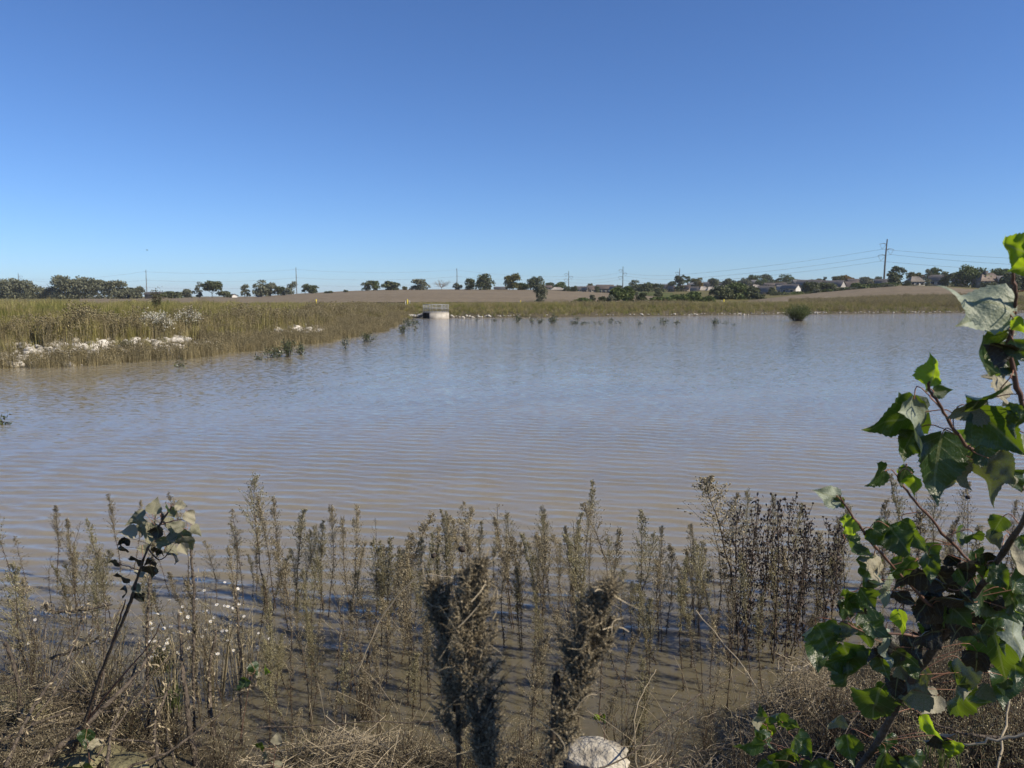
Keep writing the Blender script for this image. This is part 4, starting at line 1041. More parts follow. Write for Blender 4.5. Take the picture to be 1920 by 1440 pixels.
# ================================================================ PLANTS ON THE LEFT BANK AND IN THE POND
def leafy(name, cat, p, label, w, h, nst, nleaf, leaf, mleaf, mstem='stem_dark', rad=.01, flow=None, group=None, seed=0, up=.5):
    r = np.random.default_rng(seed); t = thing(name, p, label, cat, group)
    P = []; 
    for k in range(nst):
        a = r.uniform(0, 6.28); q = r.uniform(.1, 1) ** .6 * w / 2; hh = h * r.uniform(.55, 1) * (1 - .35 * (2 * q / w) ** 2)
        x1, y1 = q * math.cos(a), q * math.sin(a)
        P.append(spline([(x1 * .25, y1 * .25, -.35), (x1 * .55, y1 * .55, hh * .5), (x1, y1, hh)], 6))
    P = np.array(P); R = np.broadcast_to(np.linspace(rad, rad * .35, 6), (nst, 6))
    link('stems', MB().add(*tubes(P, R, 4)).mesh('stems', M[mstem]), t)
    k = r.integers(0, nst, nleaf); u = r.uniform(.28, 1, nleaf) ** .8 * 4.99; i0 = u.astype(int); fr = (u - i0)[:, None]
    C = P[k, i0] * (1 - fr) + P[k, i0 + 1] * fr + r.normal(0, leaf * .9, (nleaf, 3)); C[:, 2] = np.maximum(C[:, 2], .02)
    d = norm(r.normal(size=(nleaf, 3)) + np.array([0, 0, up]))
    v, f = quads(C, leaf * r.uniform(.7, 1.3, nleaf), leaf * .55, d)
    tag(link('foliage', MB().add(v, f).mesh('foliage', M[mleaf]), t), kind='stuff')
    if flow:
        n, sz, mm = flow; tt = r.integers(0, nst, n)
        C = P[tt, 5] + r.normal(0, .07 * h, (n, 3)) + np.array([0, 0, .05])
        v, f = quads(C, sz, sz * .9); tag(link('flowers', MB().add(v, f).mesh('flowers', M[mm]), t), kind='stuff')
    return t
leafy('sapling', 'tree', on_bank(295, 590), 'young sparse sapling with a thin trunk on the left bank crest', 1.0, 1.85, 12, 420, .11, 'olive_leaf', rad=.022, seed=3)
post_at(302.5, 568, 577, float(on_bank(302.5, 577)[1]), 'stake', .022, M['white'], 'thin white stake beside the young sapling on the left bank', 'stake')
leafy('flowering_bush', 'shrub', on_bank(296, 633), 'pale cream flowering bush above the rocks on the left bank, left one', 1.7, 1.4, 70, 1700, .055, 'olive_leaf', flow=(900, .07, 'cream_leaf'), seed=5)
leafy('flowering_bush', 'shrub', on_bank(352, 628), 'thinner cream flowering bush right of the fuller one on the left bank', 1.5, 1.5, 50, 900, .055, 'olive_leaf', flow=(380, .06, 'cream_leaf'), seed=6)
leafy('shrub', 'shrub', on_bank(240, 656), 'dark brown round shrub among the rocks of the left bank', .9, .6, 40, 900, .05, 'olive_leaf', seed=8)
leafy('shrub', 'shrub', on_bank(322, 612), 'dark twiggy shrub behind the cream flowering bushes', .9, 1.0, 30, 500, .05, 'olive_leaf', seed=9)
p = on_z(1495, 602); leafy('pond_bush', 'shrub', p, 'round green bush growing alone out of the pond water', 3.5, 2.15, 210, 7600, .10, 'bush_leaf', rad=.012, seed=11, up=1.6)
SUB = [  # px, base py, width px, height px, leaves, label
 (540, 669, 24, 38, 240, 'leafy sapling half under water near the left bank, tallest of its clump'), (516, 670, 44, 20, 170, 'left side branch clump of leaves by the drowned sapling'), (565, 665, 20, 22, 110, 'right side leaves by the drowned sapling near the left bank'),
 (487, 674, 16, 10, 22, 'few floating leaves left of the drowned sapling'), (646, 655, 12, 22, 60, 'single drowned twig with leaves off the left bank'), (690, 641, 34, 18, 200, 'wide drowned leafy clump in the middle of the left shore'),
 (756, 626, 18, 22, 200, 'drowned leafy clump below the concrete outlet'), (770, 611, 36, 14, 220, 'leafy brush left in front of the concrete outlet'), (780, 620, 8, 8, 16, 'tiny floating sprig near the outlet'),
 (338, 688, 14, 14, 26, 'small floating sprig close to the left rocks'),
 (893, 602, 8, 5, 14, 'tiny sprig in the water right of the outlet'), (926, 603, 12, 8, 30, 'small sprig in the water, second right of the outlet'), (943, 602, 4, 6, 10, 'single twig right of the second sprig'),
 (968, 605, 20, 17, 150, 'tall leafy drowned sapling in the middle of the pond row'), (997, 606, 12, 11, 70, 'drowned sprig right of the tall middle sapling'), (1012, 607, 14, 13, 90, 'second drowned sprig right of the tall middle sapling'),
 (1037, 607, 24, 16, 190, 'widest drowned leafy clump in the pond row'), (1085, 608, 40, 6, 150, 'flat brown mat of drowned stems in the pond row'), (1080, 600, 16, 8, 60, 'small leafy heap behind the brown mat'), (1115, 608, 6, 8, 18, 'left small twig right of the brown mat'), (1125, 608, 6, 9, 20, 'right small twig right of the brown mat'),
 (1148, 608, 20, 14, 70, 'open drowned sprig with upright stems'), (1164, 608, 10, 6, 24, 'low dark sprig between two upright ones'), (1200, 609, 10, 9, 36, 'small compact sprig in the right half of the pond row'),
 (1243, 610, 20, 17, 110, 'upright drowned sprig with dark tips'), (1267, 610, 14, 13, 60, 'drowned sprig just right of the dark-tipped one'), (1222, 616, 12, 4, 14, 'floating dark leaves nearest in the pond row'), (1341, 611, 22, 15, 110, 'pale leafy sprig left of the green pond bush'), (1362, 610, 8, 10, 26, 'thin dark twig left of the green pond bush'), (1377, 610, 10, 4, 20, 'low twig pair left of the green pond bush'),
 (1694, 607, 4, 5, 8, 'lone tiny twig in the water at right'), (1808, 609, 20, 6, 36, 'low twigs behind the silver cottonwood leaf'), (1868, 609, 24, 7, 50, 'low twig row near the right edge of the pond'),
 (4, 796, 10, 14, 16, 'small dark sprig in the water at the left edge')]
for q, (px, py, w, h, n, lab) in enumerate(SUB):
    p = on_z(px, py, 0); s = (p[1] + .3) / FPX
    leafy('drowned_sapling', 'plant', p, lab, w * s, h * s, max(4, n // 12), int(n * 1.7), .13 if p[1] > 60 else .10, 'wet_leaf', rad=.010, group=None, seed=40 + q, up=.2)
pass

# thin autumn haze over the whole valley
c = MB(); box(c, (0, 0, 28), (10600, 10600, 64)); hz = link('haze', c.mesh('haze'))
hm_ = bpy.data.materials.new('haze_air'); hm_.use_nodes = True
for n_ in list(hm_.node_tree.nodes):
    if n_.type == 'BSDF_PRINCIPLED': hm_.node_tree.nodes.remove(n_)
pv = hm_.node_tree.nodes.new('ShaderNodeVolumePrincipled'); pv.inputs['Density'].default_value = 0.00012; pv.inputs['Color'].default_value = (0.90, 0.95, 1.0, 1)
hm_.node_tree.links.new(pv.outputs[0], hm_.node_tree.nodes['Material Output'].inputs['Volume'])
hz.data.materials.append(hm_); tag(hz, 'thin pale haze over the valley', kind='stuff')

# ================================================================ WEEDS STANDING IN THE SHALLOWS
def make_weed(seed, h, kind, m='weed'):
    r = np.random.default_rng(seed)
    t = thing('weed_stalk', (0, 0, 0), 'x', 'weed')
    lean = r.normal(0, .07, 2) * h; bow = r.normal(0, .035, 2) * h
    K = 12; zz = np.linspace(-.45, h, K); u = np.clip(zz / h, 0, 1)
    S = np.column_stack([lean[0] * u ** 1.4 + bow[0] * np.sin(u * 3.1), lean[1] * u ** 1.4 + bow[1] * np.sin(u * 3.1), zz])
    S[:, :2] += r.normal(0, .004, (K, 2))
    st = MB().add(*tubes(S[None], np.linspace(.0075, .0014, K)[None], 5))
    def on(uu):
        uu = np.clip(uu, 0, 1); q = (uu * h + .45) / (h + .45) * (K - 1.001); i0 = q.astype(int); f = (q - i0)[:, None]
        return S[i0] * (1 - f) + S[i0 + 1] * f
    # withered leaves hanging on the lower stem, mud bits
    n = 110; b = on(r.uniform(-.02, .72, n) ** 1.0); a = r.uniform(0, 6.28, n); L = r.uniform(.02, .06, n)
    d = np.column_stack([np.cos(a), np.sin(a), r.uniform(-1.6, .5, n)])
    v, f = quads(b + norm(d) * L[:, None] / 2, L, r.uniform(.004, .011, n), d); st.add(v, f)
    link('stem', st.mesh('stem', M['stem_dark']), t)
    pl = MB()
    u0 = {'slim': .42, 'wide': .35, 'bushy': .22, 'bare': .5, 'droop': .38}[kind]
    nb = {'slim': 84, 'wide': 88, 'bushy': 115, 'bare': 26, 'droop': 60}[kind]
    Lm = {'slim': .13, 'wide': .22, 'bushy': .17, 'bare': .16, 'droop': .16}[kind] * h
    ub = u0 + (1 - u0) * r.uniform(0, 1, nb) ** .85
    rel = (ub - u0) / (1 - u0)
    prof = np.minimum(1, (1 - rel) * 1.5 + .12) * np.minimum(1, .35 + rel * 3)
    L = Lm * prof * r.uniform(.55, 1.15, nb); a = r.uniform(0, 6.28, nb)
    el = np.radians({'slim': 58, 'wide': 48, 'bushy': 50, 'bare': 50, 'droop': 25}[kind] + r.normal(0, 12, nb))
    B0 = on(ub); out = np.column_stack([np.cos(a), np.sin(a), np.zeros(nb)])
    k5 = np.linspace(0, 1, 5)[None, :, None]
    dirv = out * np.cos(el)[:, None] + np.array([0, 0, 1]) * np.sin(el)[:, None]
    sagv = np.array([0, 0, 1]) * (-.35 if kind == 'droop' else .16)
    P = B0[:, None] + dirv[:, None] * L[:, None, None] * k5 + sagv * (L[:, None, None] * k5 ** 2)
    P[:, 1:] += r.normal(0, .004, P[:, 1:].shape)
    pl.add(*tubes(P, np.broadcast_to(np.linspace(.0016, .0007, 5), (nb, 5)), 3))
    # sub twigs and seed tufts
    ns = 3 if kind == 'bare' else 9
    idx = np.repeat(np.arange(nb), ns); uu = r.uniform(.2, 1, len(idx)) * 3.99; i0 = uu.astype(int); f = (uu - i0)[:, None]
    C = P[idx, i0] * (1 - f) + P[idx, i0 + 1] * f
    dd = norm(dirv[idx] + r.normal(0, .7, C.shape)); l2 = r.uniform(.006, .026, len(idx))
    T = np.stack([C, C + dd * l2[:, None]], 1)
    pl.add(*tubes(T, np.full((len(idx), 2), .0008), 3))
    rs = np.where(r.uniform(size=len(idx)) < .8, r.uniform(.0022, .0042, len(idx)), r.uniform(.004, .0065, len(idx)))
    pl.add(*tetras(C + dd * l2[:, None], rs, (1, 1, 1.7)))
    link('plume', pl.mesh('plume', M[m]), t)
    return t
protos = [make_weed(100 + k, 1.2, kd, m) for k, (kd, m) in enumerate([('slim', 'weed'), ('slim', 'weed_green'), ('wide', 'weed'), ('bushy', 'weed'), ('bushy', 'weed_green'), ('bare', 'weed'), ('droop', 'weed'), ('slim', 'weed'), ('wide', 'weed_green'), ('bushy', 'weed'), ('slim', 'weed_green'), ('bare', 'weed')])]
used = [False] * len(protos)
def place_weed(k, x, y, h, label, group=None, w=1.0):
    sc = (h / 1.2 * w * .5 + w * .5, h / 1.2 * w * .5 + w * .5, h / 1.2)
    rz = random.uniform(0, 6.28); tl = (random.gauss(0, .09), random.gauss(0, .09))
    if not used[k]:
        used[k] = True; o = protos[k]; o.location = (x, y, 0); o.rotation_euler = (tl[0], tl[1], rz); o.scale = sc; o['label'] = label
        if group: o['group'] = group
    else: dup(protos[k], (x, y, 0), rz, sc, label, group, tl)
NAMED = [  # px top, py top, distance, prototype, width, label
 (95, 945, 7.6, 0, 1.0, 'slim feathery weed standing alone in open water near the left edge'),
 (218, 928, 7.9, 7, .9, 'tallest weed behind the left cottonwood leaves, left one of a pair'),
 (243, 940, 8.0, 0, .8, 'shorter weed of the pair behind the left cottonwood leaves'),
 (345, 925, 7.6, 7, .8, 'weed tip poking up behind the pale top leaves of the left cottonwood'),
 (437, 985, 7.4, 10, 1.1, 'cone-shaped weed right of the left cottonwood'),
 (400, 1020, 7.0, 2, .8, 'low weed between the left cottonwood and the cone-shaped weed'),
 (470, 1035, 7.2, 1, .7, 'thin weed right of the cone-shaped weed at left'),
 (548, 952, 7.0, 1, 1.15, 'tall greenish feathery weed left of centre, pointed at the top'),
 (600, 975, 6.9, 10, 1.1, 'greenish weed right beside the tall pointed one left of centre'),
 (500, 1080, 6.4, 4, .8, 'short greenish weed left of the tall pointed one'),
 (668, 1010, 7.0, 7, .8, 'narrow weed between the greenish pair and the broad bushy weed'),
 (722, 957, 6.6, 9, 1.25, 'broad bushy weed with several crowded tips left of the near muddy plume'),
 (745, 1000, 6.8, 3, 1.2, 'dense brown weed leaning on the broad bushy one'),
 (768, 1022, 6.9, 6, 1.1, 'drooping weed at the right side of the broad bushy one'),
 (847, 960, 7.0, 2, .9, 'open-topped weed directly above the near muddy plume'),
 (873, 958, 7.1, 0, .8, 'narrow weed above the near muddy plume, right one of two'),
 (905, 985, 7.2, 1, .9, 'greenish weed right above the near muddy plume'),
 (925, 1000, 7.4, 10, .8, 'short weed right of the greenish one in the middle'),
 (957, 1000, 6.9, 0, .8, 'bent narrow weed left of the wiry branched one'),
 (960, 935, 7.3, 5, 1.35, 'wiry bare branched weed in the middle with thin spreading twigs'),
 (978, 965, 7.2, 8, .7, 'slender weed tip under the wiry twigs in the middle'),
 (1005, 1000, 6.6, 3, .9, 'thick brown weed with a dark bend near its top, right of the middle'),
 (1033, 950, 6.9, 8, .7, 'thin tall weed with a small brush top right of the middle'),
 (1045, 1010, 6.6, 2, .8, 'bushy weed right of the thin tall brush-topped one'),
 (1094, 907, 7.4, 1, .9, 'tallest weed in the right middle, its clean tip far above the others'),
 (1147, 945, 7.2, 2, 1.15, 'full wide weed with a dark tip right of the tallest one'),
 (1108, 1010, 7.0, 7, .8, 'weed half hidden below the tallest one'),
 (1188, 1003, 6.8, 8, .9, 'weed with a pointed brush top left of the open water gap'),
 (1240, 1047, 6.2, 3, .9, 'bushy flat-topped weed in the gap left of the dark clump'),
 (1300, 1060, 6.3, 0, .8, 'thin weed just left of the dark clump'),
 (1392, 888, 6.5, 2, 1.75, 'tallest and widest weed, branching above the dark seed-head clump'),
 (1345, 985, 6.3, 5, 1.3, 'leaning branched twig weed at the left edge of the dark clump'),
 (1370, 1060, 5.9, 9, 1.0, 'brown weed in front of the dark clump'),
 (1490, 1010, 6.3, 7, .9, 'brown weed inside the right part of the dark clump'),
 (1545, 1000, 6.4, 3, .9, 'weed between the dark clump and the big cottonwood leaves'),
 (1752, 965, 6.2, 3, 1.2, 'bushy weed under the hanging cottonwood leaves'),
 (1818, 990, 6.4, 4, 1.2, 'greenish weed beside the lone dry flower at right'),
 (1890, 975, 6.6, 9, 1.2, 'brown bushy weed near the right edge of the photo'),
 (1700, 1010, 6.6, 8, 1.0, 'weed just behind the middle cottonwood branch'),
]
for (px, py, Y, k, w, lab) in NAMED:
    p = at(px, py, Y); place_weed(k, p[0], Y, p[2], lab, None, w)
REG = [(-60, 470, 'weed stalk in the loose crowd around the left cottonwood', 30), (480, 800, 'weed stalk in the dense crowd left of the near muddy plume', 64),
       (800, 1080, 'weed stalk in the crowd behind the two near muddy plumes', 48), (1080, 1380, 'weed stalk in the crowd left of the dark seed-head clump', 46), (1400, 1960, 'weed stalk in the crowd behind the right-hand cottonwood', 40)]
LOOK = {0: 'slim', 1: 'slim greenish', 2: 'wide open', 3: 'bushy brown', 4: 'bushy greenish', 5: 'bare wiry', 6: 'drooping', 7: 'narrow', 8: 'wide greenish', 9: 'thick brown', 10: 'narrow olive', 11: 'bare twiggy'}
for (a, b, lab, n) in REG:
    c = 0; tries = 0
    while c < n and tries < 4000:
        tries += 1
        px = random.uniform(a, b); Y = 4.55 + 2.9 * random.random() ** 1.25; u = (px - 960) / FPX; x = u * (CP * Y + SP * H)
        sd = float(shore_sd(np.array([x]), np.array([Y]))[0])
        if sd > -.08: continue
        h = (.36 + .92 * random.random() ** .9) * (.80 + .075 * (Y - 4.5))
        if (1180 < px < 1380 and Y < 5.6 and random.random() < .6): continue
        k = random.choice([0, 1, 7, 10, 3, 4, 2, 8, 9, 6, 5, 11]); look = LOOK[k]; place_weed(k, x, Y, h, look + ' ' + lab, 'crowd: ' + look + ' ' + lab, random.uniform(.65, 1.0)); c += 1

# dead dark stalks with round seed heads
def make_dark(seed, h):
    r = np.random.default_rng(seed); t = thing('dead_sunflower', (0, 0, 0), 'x', 'dead flower')
    K = 9; zz = np.linspace(-.45, h, K); S = np.column_stack([r.normal(0, .012, K).cumsum(), r.normal(0, .012, K).cumsum(), zz])
    st = MB().add(*tubes(S[None], np.linspace(.007, .003, K)[None], 5))
    P = []; heads = []
    for k in range(15):
        u = r.uniform(.45, 1); q = (u * h + .45) / (h + .45) * (K - 1.01); i0 = int(q); b = S[i0] + (S[i0 + 1] - S[i0]) * (q - i0)
        a = r.uniform(0, 6.28); L = r.uniform(.05, .16); e = b + np.array([math.cos(a) * L * .5, math.sin(a) * L * .5, L]); P.append([b, (b + e) / 2 + np.array([math.cos(a), math.sin(a), -.4]) * .012, e]); heads.append(e)
    heads.append(S[-1]); st.add(*tubes(np.array(P), np.full((15, 3), .0022), 4)); link('stem', st.mesh('stem', M['stem_dark']), t)
    n = 210; b = np.stack([S[i] for i in r.integers(3, K, n)]) + r.normal(0, .028, (n, 3)) + np.array([0, 0, 1]) * r.uniform(-.1, .02, (n, 1))
    d = np.column_stack([r.normal(0, .6, n), r.normal(0, .6, n), -np.abs(r.normal(.9, .5, n))]); L = r.uniform(.02, .055, n)
    lf = MB().add(*quads(b, L, r.uniform(.008, .02, n), d)); link('withered_leaves', lf.mesh('withered_leaves', M['dead_leaf']), t)
    hv, hf = ico(1)
    hm = MB().add(hv * np.array([.0105, .0105, .011]) * (1 + .18 * snoise(hv, 6, seed)[:, None]), hf).mesh('seed_head', M['seed'], True)
    for e in heads: link('seed_head', hm, t, e)
    return t
dk = [make_dark(300 + k, 1.15) for k in range(5)]
DK = [(1385, 965), (1402, 940), (1418, 985), (1437, 958), (1452, 1000), (1466, 950), (1480, 975), (1497, 945), (1505, 985), (1521, 965), (1535, 985), (1550, 980), (1562, 995), (1410, 1030), (1442, 1020), (1475, 1030), (1510, 1035), (1540, 1040), (1395, 1010), (1428, 1045)]
for q, (px, py) in enumerate(DK):
    Y = 5.95 + random.uniform(-.25, .55); p = at(px, py, Y)
    lab = 'dark dead stalk with round seed heads, leftmost of the dark clump' if q == 0 else 'dark dead stalk with round seed heads, rightmost of the dark clump' if q == 12 else 'dark dead stalk with round seed heads inside the dark clump at right'
    o = dk[q] if q < 5 else dup(dk[q % 5], (0, 0, 0))
    o.location = (p[0], Y, 0); o.rotation_euler = (random.gauss(0, .05), random.gauss(0, .05), random.uniform(0, 6.28)); o.scale = (1, 1, p[2] / 1.15); o['label'] = lab; o['group'] = 'dark dead stalks with seed heads at right'

# single dry flower heads on thin stalks
def dry_flower(px, py, Y, label, r_=.016):
    p = at(px, py, Y); t = thing('dry_flower', (p[0], p[1], 0), label, 'dead flower')
    c = MB(); tube(c, [(random.uniform(-.1, .1), 0, -.3), (.02, 0, p[2] * .6), (0, 0, p[2])], .003, .0018, 5); link('stem', c.mesh('stem', M['stem_dark'], True), t)
    v, f = ico(2); c = MB(); c.add(v * r_ * np.array([1, 1, .8]) * (1 + .22 * snoise(v, 9, int(px))[:, None]), f); link('seed_head', c.mesh('seed_head', M['seed'], False), t, (0, 0, p[2]))
dry_flower(813, 1042, 5.2, 'round dry flower head on a thin stalk left of the near muddy plume', .021)
dry_flower(1815, 932, 5.0, 'lone dry flower head on a thin stalk under the right cottonwood')
dry_flower(866, 1030, 5.0, 'shaggy dry flower head right above the near muddy plume', .026)
dry_flower(1310, 1150, 5.4, 'tiny dark bud on a thin stalk left of the dark clump', .008)

# ================================================================ ASTERS WITH WHITE FLOWERS
def aster(px, base_py, top_py, Y, w, nfl, label, seed):
    r = np.random.default_rng(seed); p = at(px, base_py, Y); h = (base_py - top_py) * Y / FPX
    t = thing('aster_plant', (p[0], p[1], max(-.1, p[2])), label, 'plant')
    ns = 26; P = []
    for k in range(ns):
        a = r.uniform(0, 6.28); q = w * r.uniform(.1, .5); hh = h * r.uniform(.45, 1)
        P.append(spline([(q * .2 * math.cos(a), q * .2 * math.sin(a), -.3), (q * .6 * math.cos(a), q * .6 * math.sin(a), hh * .55), (q * math.cos(a) + r.normal(0, .05), q * math.sin(a), hh)], 8))
    P = np.array(P); mb = MB().add(*tubes(P, np.broadcast_to(np.linspace(.004, .0012, 8), (ns, 8)), 4))
    nb = 320; k = r.integers(0, ns, nb); i0 = r.integers(2, 8, nb); C = P[k, i0]; d = norm(r.normal(size=(nb, 3)) + np.array([0, 0, .8])); L = r.uniform(.03, .12, nb)
    k4 = np.linspace(0, 1, 4)[None, :, None]; T = C[:, None] + d[:, None] * L[:, None, None] * k4 + np.array([0, 0, .3]) * (L[:, None, None] * k4 ** 2)
    mb.add(*tubes(T, np.broadcast_to(np.linspace(.0013, .0006, 4), (nb, 4)), 3)); link('stems', mb.mesh('stems', M['weed']), t)
    n = 1500; k = r.integers(0, nb, n); C = T[k, r.integers(1, 4, n)] + r.normal(0, .006, (n, 3))
    tag(link('foliage', MB().add(*quads(C, r.uniform(.006, .02, n), r.uniform(.002, .005, n))).mesh('foliage', M['weed_green']), t), kind='stuff')
    pe = MB()
    for q in range(9):
        a = q * 2 * math.pi / 9; c_, s_ = math.cos(a), math.sin(a)
        pe.add([[c_ * .002 - s_ * .0012, s_ * .002 + c_ * .0012, 0], [c_ * .0085 - s_ * .002, s_ * .0085 + c_ * .002, .0012], [c_ * .0105, s_ * .0105, .001], [c_ * .0085 + s_ * .002, s_ * .0085 - c_ * .002, .0012], [c_ * .002 + s_ * .0012, s_ * .002 - c_ * .0012, 0]], [[0, 1, 2, 3, 4]])
    fm_ = pe.mesh('flower', M['petal']); hv, hf = ico(1); em = MB().add(hv * np.array([.0034, .0034, .002]), hf).mesh('flower_eye', M['flower_eye'], True)
    tips = np.argsort(-T[:, 3, 2])[:nb * 2 // 3]
    for q in r.choice(tips, nfl, replace=False):
        o = link('flower', fm_, t, T[q, 3]); nrm = norm(np.array([r.normal(.2, .4), r.normal(-.5, .4), 1])); o.rotation_euler = Vector(nrm).to_track_quat('Z', 'Y').to_euler(); s = r.uniform(.95, 1.55); o.scale = (s, s, s); link('flower_eye', em, o)
aster(398, 1300, 1085, 5.3, .62, 24, 'white aster plant right of the left muddy stalks, its flowers around the upright stick', 1)
aster(318, 1290, 1150, 5.0, .50, 20, 'white aster plant between the left cottonwood stalk and the thick muddy stake', 2)
aster(455, 1300, 1130, 5.5, .5, 14, 'rightmost white aster plant, beside the tall upright muddy stick', 3)
aster(205, 1330, 1150, 4.9, .55, 3, 'bushy brown-green plant left of the asters, almost without flowers', 4)
aster(70, 1290, 1120, 5.6, .6, 2, 'bushy plant at the left edge behind the black broken stem', 5)

# ================================================================ DEBRIS: straw, twigs, mud
def straw_pile(cx, cy, w, d_, n, hgt, m, label, L=(.06, .3), rad=.0016, flat=.35, seed=0):
    r = np.random.default_rng(seed); x = cx + r.normal(0, w / 2.6, n); y = cy + r.normal(0, d_ / 2.6, n); z, _ = terrain(x, y)
    kp = (shore_sd(x, y) > -.12) | (r.uniform(size=n) < .12); x, y, z = x[kp], y[kp], z[kp]; n = len(x)
    z = np.maximum(z, 0) + np.abs(r.normal(0, hgt, n)) * np.exp(-(((x - cx) / w) ** 2 + ((y - cy) / d_) ** 2) * 2) + .004
    a = r.normal(.5, .9, n); e = r.normal(0, flat, n); dv = np.column_stack([np.cos(a) * np.cos(e), np.sin(a) * np.cos(e), np.sin(e)])
    Ls = r.uniform(*L, n) ; k = np.linspace(-.5, .5, 5)[None, :, None]; bend = norm(r.normal(size=(n, 3))) * .25
    P = np.column_stack([x, y, z])[:, None] + dv[:, None] * Ls[:, None, None] * k + bend[:, None] * (Ls[:, None, None] * (k ** 2))
    o = link('straw_debris', MB().add(*tubes(P, np.broadcast_to(rad * r.uniform(.5, 1.6, (n, 1)), (n, 5)), 3)).mesh('straw_debris', M[m]))
    return tag(o, label, kind='stuff')
straw_pile(-3.3, 4.5, 1.3, .8, 900, .06, 'straw', 'flattened straw on the mud mound at lower left', seed=1)
straw_pile(-3.1, 4.6, 1.5, .8, 1300, .15, 'straw_dark', 'dark tangled twigs and straw at lower left', L=(.05, .22), flat=.6, seed=2)
straw_pile(-2.0, 4.85, 1.2, .5, 900, .05, 'straw_dark', 'floating rafts of straw below the asters', seed=3)
straw_pile(-1.0, 4.35, .8, .4, 1300, .10, 'straw', 'pale broken straw heap in front of the dense weeds', L=(.1, .42), seed=4)
straw_pile(-.55, 4.3, 1.2, .4, 1500, .10, 'straw_dark', 'dark straw and twigs along the water edge in the middle', seed=5)
straw_pile(1.85, 4.75, .7, .5, 2200, .16, 'straw', 'curled straw heap at lower right under the cottonwood', L=(.03, .16), flat=.7, seed=6)
straw_pile(3.0, 4.6, 1.6, 1.0, 1700, .2, 'straw_dark', 'thick brown brush litter at the lower right', L=(.05, .3), flat=.8, seed=7)
straw_pile(2.5, 3.8, 1.4, .8, 900, .15, 'straw', 'dry grass litter at the bottom right corner', L=(.05, .26), flat=.7, seed=8)
straw_pile(.75, 4.35, 1.2, .4, 420, .08, 'straw', 'loose straws round the white rock at the bottom', seed=9)

# bits of straw and scum drifting between the stems
r = np.random.default_rng(91); n = 900; yy = r.uniform(4.4, 7.4, n); pxx = r.uniform(-40, 1960, n); xx = (pxx - 960) / FPX * (CP * yy + SP * H)
cl = snoise(np.column_stack([xx, yy]), 1.6, 4) + r.normal(0, .35, n) > .35; kp = (shore_sd(xx, yy) < 0) & cl; xx, yy = xx[kp], yy[kp]; n = len(xx)
a = r.uniform(0, 6.28, n); L = r.uniform(.015, .11, n); k = np.linspace(-.5, .5, 4)[None, :, None]
P = np.column_stack([xx, yy, np.full(n, .004)])[:, None] + np.column_stack([np.cos(a), np.sin(a), r.normal(0, .03, n)])[:, None] * L[:, None, None] * k + np.column_stack([-np.sin(a), np.cos(a), np.zeros(n)])[:, None] * (L[:, None, None] * .4 * k ** 2)
tag(link('floating_straw', MB().add(*tubes(P, r.uniform(.0008, .0024, (n, 1)) * np.ones((1, 4)), 3)).mesh('floating_straw', M['straw_dark'])), kind='stuff', label='bits of straw and scum drifting between the weed stems')

def brush(px, base_py, top_py, Y, w, n, m, label, seed, lean=0.0, cat='dead brush', name='dead_brush', grey=False, bits=8):
    r = np.random.default_rng(seed); b = at(px, base_py, Y); h = (base_py - top_py) * Y / FPX
    t = thing(name, b, label, cat); a = r.uniform(0, 6.28, n); q = np.abs(r.normal(0, w / 3, n)); hh = h * r.uniform(.35, 1.05, n)
    k = np.linspace(0, 1, 7)[None, :, None]; o = np.column_stack([np.cos(a), np.sin(a), np.zeros(n)])
    S = o * (q * .35)[:, None] - np.array([0, 0, .25])
    P = S[:, None] + o[:, None] * (q[:, None, None] * .9 * k ** 1.6) + np.array([lean, 0, 0]) * (hh[:, None, None] * k ** 1.3) + np.array([0, 0, 1]) * ((hh + .25)[:, None, None] * k * (1 - .12 * k))
    P[:, 1:] += r.normal(0, .012, P[:, 1:].shape)
    link('twigs', MB().add(*tubes(P, np.linspace(.0026, .0009, 7)[None] * r.uniform(.6, 1.6, (n, 1)), 3)).mesh('twigs', M['stem_dark']), t)
    nn = n * bits; kk = r.integers(0, n, nn); i0 = r.integers(2, 7, nn); C = P[kk, i0] + r.normal(0, .012, (nn, 3)); d = norm(r.normal(size=(nn, 3)) + np.array([0, 0, .5])); L = r.uniform(.015, .07, nn)
    T = np.stack([C, C + d * L[:, None] * .5 + r.normal(0, .004, (nn, 3)), C + d * L[:, None]], 1)
    f = MB().add(*tubes(T, np.broadcast_to(np.array([.0011, .0009, .0006]), (nn, 3)), 3)).add(*tetras(T[:, 2], r.uniform(.002, .0048, nn), (1, 1, 1.5)))
    tag(link('seed_bits', f.mesh('seed_bits', M[m]), t), kind='stuff')
    return t
